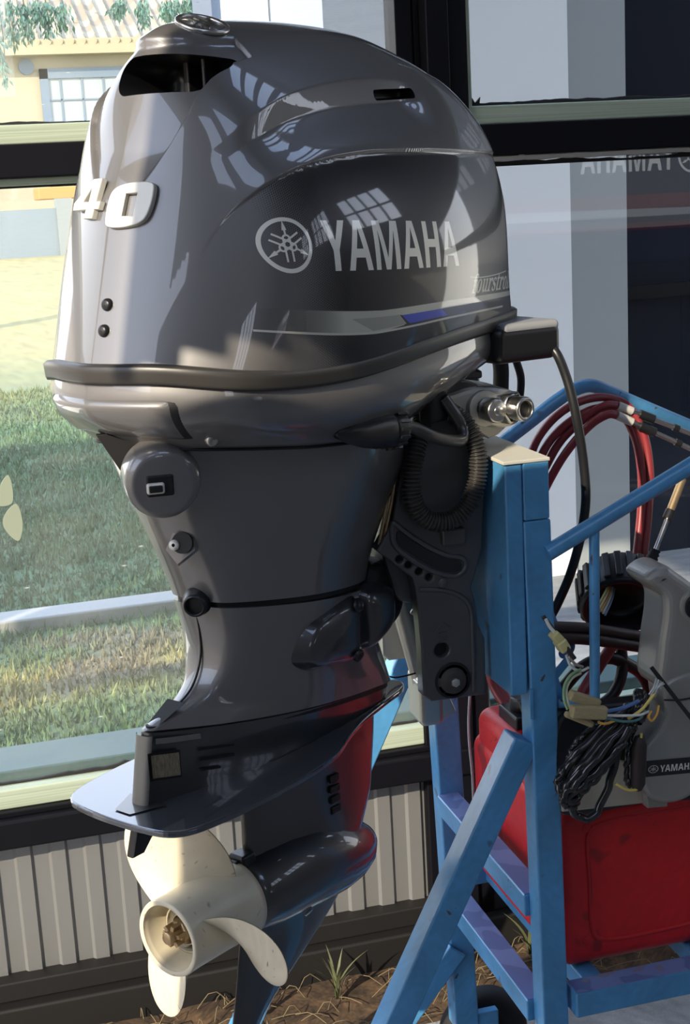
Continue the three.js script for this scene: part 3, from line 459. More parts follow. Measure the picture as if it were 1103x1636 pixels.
{ // details of the leg
  // flush port cover: a round boss facing back and to starboard
  const dir = V(-0.62, -0.12, 0.78).normalize(), q = new THREE.Quaternion().setFromUnitVectors(V(0, 1, 0), dir), c = [0.004, 1.163, 0.050];
  const port = part('flush_port_cover', lathe([[0, 0.012], [0.03, 0.0115], [0.038, 0.006], [0.041, -0.004], [0.042, -0.03]], 64).applyQuaternion(q).translate(...c), paint, motor, 'round boss with a square latch');
  const e = new THREE.Matrix4().makeBasis(V().crossVectors(V(0, 1, 0), dir).normalize(), V(0, 1, 0).addScaledVector(dir, -dir.y).normalize(), dir), pl = (g, u, v, w) => g.applyMatrix4(e).translate(c[0], c[1], c[2]);
  part('latch_slot', pl(new RoundedBoxGeometry(0.029, 0.024, 0.006, 4, 0.005).translate(-0.004, 0, 0.0105)), voidBlack, port);
  part('latch_key', pl(merge(new RoundedBoxGeometry(0.019, 0.0125, 0.008, 4, 0.003).translate(-0.009, -0.002, 0.0125))), silver, port);
  part('latch_key_hole', pl(new RoundedBoxGeometry(0.0145, 0.008, 0.004, 3, 0.0018).translate(-0.009, -0.002, 0.0155)), voidBlack, port);
  part('exhaust_recess', inWorld(extrude(shapeOf([[0, 0], [0.055, 0.002], [0.045, -0.058], [0.032, -0.058]]), 0.01, 0.001).rotateY(-0.75).translate(0, 0, 0), new THREE.Group()).applyMatrix4(new THREE.Matrix4().makeTranslation(-0.012, 1.212, -0.03)), voidBlack, motor);
  // water pilot hole and outlet nozzle on the back face
  const back = V(-0.9, 0.2, 0.42).normalize(), p1 = [0.05, 1.083, 0.024];
  const pilot = part('pilot_surround', along(new THREE.CylinderGeometry(0.019, 0.021, 0.006, 5).applyMatrix4(new THREE.Matrix4().makeScale(1.25, 1, 0.9)), p1, back.toArray()), paint, motor);
  part('pilot_hole', along(new THREE.CylinderGeometry(0.012, 0.012, 0.006, 20), [p1[0] - 0.003, p1[1] + 0.002, p1[2] + 0.004], back.toArray()), voidBlack, pilot);
  part('pilot_nipple', along(lathe([[0.002, 0.008], [0.0055, 0.008], [0.0065, 0.004], [0.0065, -0.002]], 20), [p1[0] - 0.005, p1[1] - 0.001, p1[2] - 0.005], back.toArray()), silver, pilot);
  const nozzle = part('outlet_nozzle', along(lathe([[0.0095, -0.004], [0.0095, 0.016], [0.0115, 0.018], [0.014, 0.014], [0.015, 0.004], [0.017, 0.002], [0.017, -0.01]], 28), [0.078, 1.0085, 0.012], [-0.85, -0.1, 0.5]), blackPlastic, motor, 'black water outlet nozzle');
  part('outlet_bore', along(new THREE.CylinderGeometry(0.0096, 0.0096, 0.004, 20), [0.07, 1.0075, 0.0165], [-0.85, -0.1, 0.5]), voidBlack, nozzle);
  part('back_seam', tube([[0.083, 1.0, 0.002], [0.0872, 0.97, 0.002], [0.087, 0.945, 0.002], [0.0805, 0.925, 0.002], [0.067, 0.906, 0.002], [0.044, 0.893, 0.002], [0.016, 0.882, 0.002], [-0.008, 0.872, 0.002], [-0.0105, 0.862, 0.002]], 0.0014, 40, 6), voidBlack, motor);
  part('back_pad', inWorld(gridGeo(6, 8, (i, j) => { const t = j / 8, x = lerp(0.045, 0.006, t) - 0.0012, y = lerp(0.897, 0.88, t) + 0.001, w = lerp(0.019, 0.0115, t) * 0.72; return [x, y, lerp(-w, w, i / 6)]; }), new THREE.Group()), rubberMatt, motor);
  // mount cover on the side
  const mc = pillow([[0.168, 0.915], [0.172, 0.94], [0.19, 0.962], [0.225, 0.972], [0.262, 0.977], [0.29, 0.976], [0.3, 0.97], [0.3, 0.9], [0.296, 0.885], [0.27, 0.884], [0.23, 0.889], [0.19, 0.897]], 0.052, 0.034);
  const cover_ = part('mount_cover', mc, paintDark, motor, 'padded cover over the lower mount');
  part('mount_cover_edge', pillow([[0.164, 0.914], [0.168, 0.942], [0.188, 0.966], [0.225, 0.976], [0.262, 0.981], [0.3, 0.982], [0.304, 0.97], [0.304, 0.9], [0.3, 0.88], [0.27, 0.88], [0.23, 0.885], [0.188, 0.892]], 0.0505, 0.018), voidBlack, motor);
  part('mount_cover_front', pillow([[0.305, 0.975], [0.34, 0.976], [0.372, 0.968], [0.378, 0.935], [0.37, 0.908], [0.345, 0.892], [0.305, 0.884], [0.3, 0.92]], 0.03, 0.05), paintDark, motor);
  for (const [x, y] of [[0.277, 0.962], [0.272, 0.9]]) part('mount_bolt', along(lathe([[0, 0.001], [0.0055, 0.001], [0.006, 0.004], [0.008, 0.004], [0.0085, 0]], 20), [x, y, 0.083], [0.05, y > 0.93 ? 0.4 : -0.4, 1]), blackPlastic, cover_);
  // front housing between leg and swivel
  part('rubber_boot', extrude(roundShape([[0.35, 0.985], [0.35, 0.9], [0.4, 0.91], [0.415, 0.95], [0.4, 0.985]], 6), 0.11, 0.01).translate(0, 0, -0.055), rubberMatt, motor);
}
{ // flush hose and its cone fitting
  const fit = part('flush_fitting', along(lathe([[0, 0.085], [0.006, 0.083], [0.012, 0.066], [0.019, 0.038], [0.0215, 0.018], [0.0215, 0.002], [0.02, 0]], 28), [0.262, 1.184, 0.15], [-1, 0.1, -0.05]), blackPlastic, motor, 'black cone fitting on the flush hose');
  const kn = [lathe([[0.012, 0.0], [0.0215, 0.0], [0.0225, 0.004], [0.0225, 0.018], [0.021, 0.02]], 28)]; for (let k = 0; k < 16; k++) kn.push(new THREE.BoxGeometry(0.0035, 0.016, 0.0035).translate(0.0232, 0.01, 0).rotateY(k * Math.PI / 8));
  part('knurled_ring', along(merge(kn), [0.284, 1.182, 0.149], [-1, 0.1, -0.05]), blackPlastic, fit);
  part('flush_hose', tube([[0.282, 1.182, 0.149], [0.31, 1.179, 0.15], [0.345, 1.163, 0.155], [0.378, 1.152, 0.158], [0.405, 1.15, 0.157], [0.413, 1.162, 0.152], [0.407, 1.18, 0.145], [0.399, 1.2, 0.135]], 0.0075, 60, 14), phys({ color: lin(0.05, 0.045, 0.04), roughness: 0.4, clearcoat: 0.4, name: 'grey_rubber_hose' }), motor, 'short hose looping back under the apron');
  part('hose_bracket', box(0.375, 0.41, 1.17, 1.212, 0.112, 0.135, 0.006), rubberMatt, motor);
}
// ---------------------------------------------------------------- clamp bracket of the motor (square to the stand, the motor is steered to one side)
{
  const W = (name, g, m, l, p = motor) => part(name, inWorld(g, motor), m, p, l);
  const outline = [[0.529, 1.156], [0.507, 1.048], [0.484, 1.014], [0.495, 1.004], [0.512, 0.989], [0.529, 0.974], [0.533, 0.955], [0.537, 0.879], [0.537, 0.816], [0.547, 0.807], [0.622, 0.806], [0.623, 0.881], [0.615, 0.902], [0.611, 0.935], [0.607, 0.952], [0.623, 0.999], [0.632, 1.111], [0.617, 1.163], [0.585, 1.178], [0.552, 1.169]];
  const plate = () => { const s = shapeOf(outline); for (const [x, y] of [[0.513, 1.0], [0.525, 0.991], [0.538, 0.981], [0.551, 0.972]]) s.holes.push(circleHole(x, y, 0.0048)); s.holes.push(circleHole(0.564, 0.874, 0.0098)); return extrude(s, 0.026, 0.003, 3); };
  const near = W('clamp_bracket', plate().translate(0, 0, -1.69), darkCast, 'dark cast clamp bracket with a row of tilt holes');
  W('clamp_bracket', plate().translate(0, 0, -1.87), alloy, 'far clamp bracket, coloured bright for sunlight');  // pale alloy colour stands in for sun on the far plate
  W('tilt_pin', along(lathe([[0, 0.004], [0.006, 0.004], [0.0065, 0]], 20), [0.568, 0.963, -1.664], [0, 0, 1]), darkCast, undefined, near);
  for (const [x, y] of [[0.513, 1.0], [0.525, 0.991], [0.538, 0.981], [0.551, 0.972]]) W('hole_backing', along(new THREE.CylinderGeometry(0.0056, 0.0056, 0.012, 12), [x, y, -1.68], [0, 0, 1]), voidBlack, undefined, near);
  W('hole_backing', along(new THREE.CylinderGeometry(0.0105, 0.0105, 0.012, 16), [0.564, 0.874, -1.68], [0, 0, 1]), voidBlack, undefined, near);
  // raised rib and recessed pocket on the near plate
  W('bracket_rib', tube([[0.507, 1.047, -1.664], [0.52, 1.036, -1.664], [0.545, 1.016, -1.664], [0.575, 0.998, -1.664], [0.597, 0.991, -1.664], [0.6, 0.98, -1.664], [0.588, 0.97, -1.664], [0.558, 0.979, -1.664], [0.526, 1.0, -1.664], [0.506, 1.022, -1.664]], 0.0035, 80, 8, true), darkCast, undefined, near);
  W('bracket_pocket', extrude(roundShape([[0.512, 1.037], [0.535, 1.019], [0.565, 1.0], [0.592, 0.989], [0.593, 0.978], [0.583, 0.975], [0.556, 0.985], [0.527, 1.006], [0.511, 1.022]], 5), 0.004, 0.001).translate(0, 0, -1.666), rubberMatt, undefined, near);
  W('bracket_rib', tube([[0.537, 0.958, -1.664], [0.568, 0.953, -1.664], [0.592, 0.942, -1.664], [0.604, 0.926, -1.664], [0.606, 0.89, -1.664], [0.6045, 0.813, -1.664]], 0.003, 50, 8), darkCast, undefined, near);
  W('bracket_tab', box(0.568, 0.599, 1.012, 1.033, -1.668, -1.655, 0.003), darkCast, undefined, near);
  W('cast_arrow', merge(bar([0.553, 0.9, -1.663], [0.566, 0.911, -1.663], 0.002, 0.002), bar([0.566, 0.911, -1.663], [0.577, 0.903, -1.663], 0.002, 0.002), ...[0, 1, 2].map((k) => bar([0.56, 0.897 - k * 0.006, -1.663], [0.572, 0.898 - k * 0.006, -1.663], 0.0016, 0.0016))), darkCast, undefined, near);
  W('pivot_washer', along(lathe([[0.004, 0.007], [0.011, 0.007], [0.0165, 0.004], [0.0175, 0], [0.021, 0], [0.021, -0.004]], 40), [0.577, 0.832, -1.662], [0, 0, 1]), std({ color: lin(0.05, 0.042, 0.036), roughness: 0.6, name: 'brown_rubber' }), 'round rubber washer', near);
  W('pivot_recess', along(lathe([[0.0, 0.001], [0.024, 0.001], [0.0245, -0.002]], 40), [0.577, 0.832, -1.663], [0, 0, 1]), voidBlack, undefined, near);
  W('pivot_bolt', along(lathe([[0, 0.011], [0.0055, 0.011], [0.006, 0.009], [0.006, 0]], 6), [0.577, 0.832, -1.662], [0, 0, 1]), alloy, undefined, near);
  W('brow_plate', box(0.53, 0.62, 1.05, 1.15, -1.7, -1.668, 0.004), rubberMatt);
  // swivel bracket between the two plates, and the metal strips of its edge
  const swivel = W('swivel_bracket', extrude(roundShape([[0.545, 1.15], [0.521, 1.066], [0.5, 1.01], [0.507, 0.972], [0.519, 0.938], [0.56, 0.937], [0.6, 1.0], [0.6, 1.15]], 6), 0.13, 0.006).translate(0, 0, -1.82), darkCast, 'dark swivel bracket behind the clamp plate');
  W('swivel_ledge', extrude(shapeOf([[0.507, 0.998], [0.519, 0.937], [0.559, 0.938], [0.559, 0.953], [0.53, 0.965], [0.52, 0.99]]), 0.04, 0.002).translate(0, 0, -1.735), darkCast, undefined, swivel);
  for (const k of [0, 1]) W('edge_strip', tube([[0.529 - k * 0.006, 1.157, -1.672], [0.517 - k * 0.006, 1.108, -1.672], [0.505 - k * 0.006, 1.058, -1.672], [0.4945 - k * 0.005, 1.02, -1.672]], 0.0024, 30, 8), brass, 'thin metal strip on the swivel edge', swivel);
  W('trim_cylinder', merge(rod([0.55, 0.93, -1.80], [0.583, 0.775, -1.80], 0.017, 0.015), rod([0.556, 0.905, -1.82], [0.545, 0.945, -1.82], 0.008), box(0.566, 0.6, 0.73, 0.80, -1.83, -1.77, 0.008)), alloy, 'pale alloy trim cylinder');
  W('trim_bracket', merge(bar([0.56, 0.9, -1.83], [0.59, 0.79, -1.83], 0.03, 0.03), bar([0.58, 0.8, -1.79], [0.603, 0.738, -1.79], 0.03, 0.035)), alloy);
  W('trim_rib', merge(...[0, 1, 2, 3].map((k) => bar([0.553 + k * 0.006, 0.905 - k * 0.026, -1.752], [0.58 + k * 0.006, 0.884 - k * 0.026, -1.748], 0.006, 0.009))), alloy);
  W('trim_pin', along(lathe([[0, 0.006], [0.011, 0.006], [0.012, 0]], 20), [0.583, 0.875, -1.752], [0, 0, 1]), blackPlastic);
  W('trim_hose', tube([[0.592, 0.86, -1.76], [0.583, 0.835, -1.75], [0.587, 0.80, -1.745], [0.6, 0.78, -1.75]], 0.006, 30, 10), rubberMatt);
  W('earth_wire', tube([[0.50, 0.86, -1.76], [0.505, 0.83, -1.77], [0.53, 0.806, -1.78], [0.57, 0.803, -1.79]], 0.0012, 40, 6), rubberMatt);
  // steering arm, tilt tube with its big bolt and nut, block on the transom top
  const arm = W('steering_arm', extrude(roundShape([[0.54, 1.205], [0.585, 1.2], [0.62, 1.206], [0.655, 1.202], [0.68, 1.193], [0.69, 1.173], [0.684, 1.156], [0.667, 1.15], [0.644, 1.152], [0.618, 1.163], [0.59, 1.168], [0.545, 1.172]], 6), 0.09, 0.008, 3).translate(0, 0, -1.765), alloy, 'alloy tilt tube housing');
  W('arm_shroud', extrude(roundShape([[0.53, 1.222], [0.585, 1.216], [0.63, 1.208], [0.64, 1.19], [0.6, 1.178], [0.54, 1.18]], 6), 0.10, 0.006).translate(0, 0, -1.78), darkCast);
  W('washer', along(lathe([[0.0, 0.004], [0.022, 0.004], [0.023, 0], [0.023, -0.006]], 32), [0.635, 1.178, -1.672], [0.15, 0, 1]), alloy, undefined, arm);
  W('big_bolt', along(merge(lathe([[0, 0.02], [0.013, 0.02], [0.0155, 0.017], [0.0155, 0]], 24), lathe([[0, 0.0215], [0.006, 0.0215], [0.006, 0.019]], 24)), [0.638, 1.177, -1.668], [0.35, 0, 1]), steel, 'bright bolt head', arm);
  W('tilt_tube_nut', along(lathe([[0.0155, 0.0], [0.021, 0.001], [0.021, 0.016], [0.018, 0.018]], 6), [0.664, 1.177, -1.676], [0.4, 0, 1]), steel, 'hexagon nut on the tilt tube', arm);
  W('tilt_tube', along(lathe([[0.0105, -0.01], [0.0105, 0.03], [0.0135, 0.031], [0.0155, 0.028], [0.0155, -0.01]], 32), [0.667, 1.177, -1.67], [0.4, 0, 1]), steel, 'open end of the tilt tube', arm);
  W('tilt_tube_bore', along(new THREE.CylinderGeometry(0.011, 0.011, 0.01, 20), [0.6735, 1.177, -1.652], [0.4, 0, 1]), voidBlack, undefined, arm);
  W('transom_hook', extrude(shapeOf([[0.615, 1.165], [0.632, 1.147], [0.65, 1.134], [0.664, 1.138], [0.679, 1.15], [0.679, 1.16]]), 0.05, 0.002).translate(0, 0, -1.75), alloy);
  W('hook_strap', bar([0.684, 1.158, -1.69], [0.684, 1.122, -1.69], 0.004, 0.012), blackPlastic);
  // corrugated conduit looping over the bracket
  W('conduit', ribTube([[0.572, 1.184, -1.70], [0.588, 1.178, -1.66], [0.602, 1.162, -1.645], [0.612, 1.13, -1.64], [0.61, 1.095, -1.64], [0.598, 1.066, -1.64], [0.578, 1.05, -1.64], [0.556, 1.048, -1.64], [0.537, 1.058, -1.64], [0.526, 1.082, -1.64], [0.527, 1.112, -1.642], [0.537, 1.142, -1.65], [0.55, 1.168, -1.665], [0.56, 1.19, -1.69]], 0.0098, 0.0122, 0.0046), rubber, 'black corrugated conduit in a loop');
  // grommet block on the front of the apron
  const grom = W('rigging_grommet', new RoundedBoxGeometry(0.105, 0.048, 0.12, 5, 0.014).rotateY(0.25).translate(0.69, 1.253, -1.745), blackPlastic, 'black cable grommet block');
  W('grommet_cap', new RoundedBoxGeometry(0.09, 0.014, 0.115, 4, 0.007).rotateY(0.25).translate(0.695, 1.272, -1.745), std({ color: lin(0.3, 0.31, 0.32), roughness: 0.4, name: 'grey_plastic' }), 'grey lid of the grommet', grom);
  W('cable_gland', along(lathe([[0.009, 0.0], [0.0105, 0.006], [0.0105, 0.014], [0.008, 0.018]], 20), [0.728, 1.25, -1.72], [1, 0.1, 0]), blackPlastic, undefined, grom);
  W('front_cable', tube([[0.72, 1.235, -1.85], [0.728, 1.21, -1.85], [0.732, 1.18, -1.86], [0.736, 1.14, -1.88]], 0.011, 24, 12), rubberMatt);
  W('front_cable', tube([[0.74, 1.24, -1.84], [0.752, 1.21, -1.85], [0.762, 1.185, -1.86], [0.766, 1.14, -1.88]], 0.0055, 24, 10), rubberMatt);
  W('steering_link', box(0.575, 0.645, 1.212, 1.222, -1.77, -1.7, 0.003), darkCast);
}

// ---------------------------------------------------------------- blue stand
const stand = thing('engine_stand', 'blue painted steel engine stand on wheels, propping the outboard motor', 'stand');
{
  const P = (name, g, l) => part(name, metricUV(g), bluePaint, stand, l);
  const zN = -1.6, zF = -1.98;
  // transom board between the uprights and its bare worn top, coloured pale for sunlight
  P('transom_board', box(0.632, 0.655, 0.822, 1.118, -1.96, -1.602, 0.003), 'blue board that carries the clamp');
  P('transom_packer', box(0.6555, 0.689, 1.046, 1.118, -1.96, -1.6, 0.002));
  part('sunlit_worn_top', box(0.629, 0.6905, 1.118, 1.1225, -1.96, -1.599, 0.001), std({ color: lin(0.62, 0.6, 0.52), roughness: 0.7, name: 'sunlit_primer' }), stand, 'bare top edge of the board, coloured pale for sunlight');
  P('upright', bar([0.6725, 1.045, -1.618], [0.6875, 0.0, -1.618], 0.036, 0.036, V(1, 0, 0)), 'near upright');
  P('upright', bar([0.665, 1.045, -2.0], [0.69, 0.12, -2.0], 0.036, 0.04, V(1, 0, 0)), 'far upright');
  P('weld_gusset', box(0.655, 0.66, 0.79, 0.83, -1.6, -1.597, 0.001));
  P('front_brace', bar([0.652, 0.758, -1.622], [0.262, 0.013, -1.622], 0.036, 0.04, V(0, 0, 1)), 'near slanting brace');
  P('front_brace', bar([0.64, 0.81, -1.99], [0.24, 0.03, -1.99], 0.036, 0.04, V(0, 0, 1)), 'far slanting brace');
  P('foot_brace', bar([0.676, 0.265, -1.99], [0.5, 0.06, -1.99], 0.034, 0.034, V(0, 0, 1)));
  const rail = (y) => { const c = P('cross_rail', box(0.655, 0.69, y - 0.032, y, -1.985, -1.635, 0.003)); part('rail_top', metricUV(box(0.6565, 0.6885, y, y + 0.001, -1.982, -1.637, 0)), scuffedBlue, c, 'dusty upper face of the rail'); };
  rail(0.53); rail(0.375);
  const sr = P('side_rail', box(0.705, 1.5, 0.366, 0.402, -1.62, -1.585, 0.003), 'near lengthwise rail'); part('rail_top', metricUV(box(0.707, 1.5, 0.402, 0.403, -1.619, -1.586, 0)), scuffedBlue, sr);
  P('side_rail', box(0.712, 1.5, 0.366, 0.402, -2.02, -1.985, 0.003), 'far lengthwise rail');
  P('shelf_bar', box(0.9, 0.935, 0.372, 0.4, -1.985, -1.62, 0.003)); P('shelf_bar', box(1.25, 1.285, 0.372, 0.4, -1.985, -1.62, 0.003)); P('shelf_bar', box(0.73, 0.76, 0.372, 0.4, -1.985, -1.62, 0.003));
  // push handles of round tube
  P('handle_tube', tube([[0.684, 1.002, -1.6], [0.78, 1.046, -1.6], [0.88, 1.092, -1.6], [1.0, 1.148, -1.6], [1.12, 1.2, -1.61], [1.17, 1.21, -1.65]], 0.0105, 60, 18), 'near push handle');
  P('handle_tube', tube([[0.69, 1.02, -1.98], [0.76, 1.062, -1.98], [0.822, 1.1, -1.98], [0.868, 1.129, -1.98], [0.899, 1.144, -1.98], [0.924, 1.147, -1.98], [0.95, 1.136, -1.98], [1.023, 1.101, -1.98], [1.129, 1.05, -1.98], [1.3, 0.97, -1.98]], 0.0105, 80, 18), 'far bent handle');
  P('handle_strut', rod([0.748, 1.026, -1.6], [0.745, 0.80, -1.6], 0.0066)); P('handle_strut', rod([0.745, 0.80, -1.6], [0.70, 0.80, -1.61], 0.006));
  P('side_plate', extrude(shapeOf([[0.70, 0.84], [0.718, 0.858], [0.724, 0.85], [0.705, 0.83], [0.722, 0.774], [0.722, 0.73], [0.70, 0.73]]), 0.004, 0.0005).translate(0, 0, -1.625));
  // wheels
  for (const z of [-2.035, -1.56]) {
    const w = new THREE.TorusGeometry(0.05, 0.027, 16, 40).translate(0.735, 0.077, z); const ty = part('tyre', w, rubberMatt, stand, 'black rubber tyre');
    part('wheel_hub', along(lathe([[0, 0.016], [0.012, 0.016], [0.014, 0.006], [0.032, 0.005], [0.032, -0.005], [0.014, -0.006], [0.012, -0.016], [0, -0.016]], 28), [0.735, 0.077, z], [0, 0, 1]), alloy, ty);
  }
  P('axle', rod([0.735, 0.077, -2.05], [0.735, 0.077, -1.55], 0.009)); P('axle_plate', box(0.68, 0.745, 0.06, 0.14, -2.0, -1.985, 0.002)); P('axle_plate', box(0.68, 0.745, 0.06, 0.14, -1.6, -1.585, 0.002));
  P('rear_leg', box(1.42, 1.455, 0, 0.37, -1.62, -1.585, 0.003)); P('rear_leg', box(1.42, 1.455, 0, 0.37, -2.02, -1.985, 0.003));
}

// ---------------------------------------------------------------- red tank on the stand
{
  const t = thing('fuel_tank', 'red plastic tank on the stand, under the grey control box', 'tank', [0, 0, 0]);
  const x0 = 0.708, x1 = 1.3, z0 = -1.972, z1 = -1.638, y0 = 0.4035, y1 = 0.635;
  part('tank_body', metricUV(new RoundedBoxGeometry(x1 - x0, y1 - y0, z1 - z0, 6, 0.022).translate((x0 + x1) / 2, (y0 + y1) / 2, (z0 + z1) / 2)), redPlastic, t, 'ribbed red body');
  const fz = z1 - 0.001, fr = (r) => { const s = roundShape([[0.752, 0.603], [0.76, 0.611], [1.2, 0.62], [1.215, 0.6], [1.215, 0.45], [1.2, 0.435], [0.765, 0.44], [0.755, 0.448]].map(([x, y]) => [x, y]), 1); return s; };
  part('panel_rim', tube([[0.757, 0.608, fz], [0.98, 0.612, fz], [1.2, 0.615, fz], [1.212, 0.6, fz], [1.212, 0.45, fz], [1.2, 0.438, fz], [0.98, 0.441, fz], [0.763, 0.444, fz], [0.755, 0.455, fz], [0.751, 0.53, fz], [0.75, 0.6, fz]], 0.0036, 160, 8, true), redPlastic, t);
  for (const [x, y] of [[0.7355, 0.608], [0.733, 0.444]]) part('panel_boss', along(lathe([[0, 0.002], [0.0055, 0.002], [0.0065, 0]], 20), [x + 0.012, y, z1 - 0.0005], [0, 0, 1]), redPlastic, t);
  // shoulder and handle scoop on the end that faces the brace
  part('tank_shoulder', new RoundedBoxGeometry(0.15, 0.10, 0.15, 5, 0.022).translate(0.7875, 0.628, -1.885), redPlastic, t, 'raised shoulder with the filler');
  part('end_rib', tube([[0.709, 0.6, -1.70], [0.7075, 0.64, -1.745], [0.708, 0.65, -1.79], [0.7085, 0.63, -1.82], [0.7085, 0.58, -1.835]], 0.006, 40, 10), redPlastic, t);
  part('filler_base', new RoundedBoxGeometry(0.07, 0.022, 0.07, 3, 0.004).translate(0.765, 0.685, -1.87), blackPlastic, t, 'black filler fitting');
  part('filler_cap', merge(lathe([[0, 0.026], [0.024, 0.026], [0.028, 0.022], [0.028, 0], [0, 0]], 24).translate(0.765, 0.69, -1.87)), blackPlastic, t);
}
// ---------------------------------------------------------------- grey remote control box
const boxGrey = phys({ color: lin(0.34, 0.33, 0.3), metalness: 0.35, roughness: 0.38, clearcoat: 0.3, clearcoatRoughness: 0.2, name: 'control_box_paint' });
{
  const t = thing('control_box', 'grey outboard throttle control box with a black maker badge, lying on the red tank', 'control box');
  const z = -1.634;
  const bz = (g, zz) => g.translate(0, 0, zz);
  part('mounting_plate', bz(extrude(roundShape([[0.69, 0.772], [0.704, 0.79], [0.78, 0.79], [0.95, 0.775], [0.98, 0.76], [0.98, 0.65], [0.95, 0.637], [0.81, 0.646], [0.70, 0.65], [0.687, 0.676]], 6), 0.034, 0.006), z), blackPlastic, t, 'black backing plate');
  part('lower_plate', bz(extrude(shapeOf([[0.692, 0.707], [0.704, 0.722], [0.742, 0.716], [0.774, 0.716], [0.83, 0.70], [0.84, 0.648], [0.81, 0.65], [0.696, 0.6575]]), 0.008, 0.002), z + 0.03), std({ name: 'scuffed_plate', color: lin(0.72, 0.69, 0.62), metalness: 0.35, roughness: 0.3, map: tex(256, 256, (u, v) => { const n = 0.86 + 0.12 * tile(u, v, 5, 61) + 0.1 * tile(u, v, 22, 63); return [n, n * 0.98, n * 0.94]; }) }), t, 'scuffed bright lower plate');
  const housing = part('housing', bz(extrude(roundShape([[0.82, 0.83], [0.819, 0.789], [0.806, 0.765], [0.789, 0.745], [0.783, 0.717], [0.787, 0.694], [0.8, 0.675], [0.822, 0.666], [0.845, 0.667], [0.87, 0.68], [0.89, 0.72], [0.9, 0.76], [0.905, 0.83]], 6), 0.05, 0.008, 4), z + 0.034), boxGrey, t, 'round grey housing');
  part('plate_foot', bz(extrude(shapeOf([[0.807, 0.672], [0.8105, 0.648], [0.839, 0.6455], [0.839, 0.672]]), 0.02, 0.002), z + 0.03), boxGrey, t);
  part('housing_seam', tube([[0.816, 0.808, z + 0.0845], [0.835, 0.805, z + 0.085], [0.87, 0.806, z + 0.085]], 0.001, 20, 6), voidBlack, housing);
  const lever = part('lever_body', bz(extrude(roundShape([[0.797, 0.965], [0.811, 0.976], [0.828, 0.977], [0.84, 0.968], [0.858, 0.954], [0.885, 0.93], [0.9, 0.9], [0.9, 0.815], [0.816, 0.82], [0.8155, 0.871], [0.822, 0.918], [0.82, 0.94], [0.803, 0.955]], 6), 0.07, 0.014, 5), z + 0.01), boxGrey, t, 'grey control lever');
  part('lever_grip_ring', bz(extrude(roundShape([[0.842, 0.935], [0.841, 0.918], [0.85, 0.906], [0.87, 0.9], [0.885, 0.905], [0.885, 0.94], [0.87, 0.948], [0.852, 0.944]], 6), 0.01, 0.003), z + 0.074), boxGrey, lever);
  part('lever_button', bz(extrude(roundShape([[0.847, 0.932], [0.846, 0.92], [0.853, 0.91], [0.87, 0.905], [0.88, 0.909], [0.88, 0.935], [0.868, 0.942], [0.854, 0.939]], 6), 0.01, 0.002), z + 0.0765), blackPlastic, lever, 'black grip button');
  part('indicator', box(0.848, 0.875, 0.8165, 0.8195, z + 0.0795, z + 0.0815), std({ color: lin(0.8, 0.8, 0.76), roughness: 0.4, name: 'white_mark' }), t);
  const W = 1024, H = 256, cv = document.createElement('canvas'); cv.width = W; cv.height = H; const c = cv.getContext('2d'); c.fillStyle = '#0e0d0c'; c.fillRect(0, 0, W, H);
  tuningForks(c, 130, 140, 62, '#cfccc0'); wideText(c, 'YAMAHA', 212, 196, 430, 108, '#e2e0d6'); for (let k = 0; k < 3; k++) { c.fillStyle = k === 1 ? '#b9b6ad' : '#a92a2c'; c.fillRect(715, 96 + k * 36, 300, 22); }
  const tx = new THREE.CanvasTexture(cv); tx.colorSpace = THREE.SRGBColorSpace;
  part('maker_badge', new THREE.PlaneGeometry(0.118, 0.0215).rotateZ(-0.075 + 0.0).translate(0.8445, 0.7155, z + 0.0846), phys({ map: tx, roughness: 0.3, clearcoat: 0.5, name: 'badge_print' }), housing, 'black badge lettered YAMAHA');
  part('plate_bolt', along(lathe([[0, 0.006], [0.003, 0.006], [0.004, 0.004], [0.009, 0.003], [0.0095, 0]], 20), [0.711, 0.706, z + 0.038], [0, 0, 1]), rubberMatt, t);
}
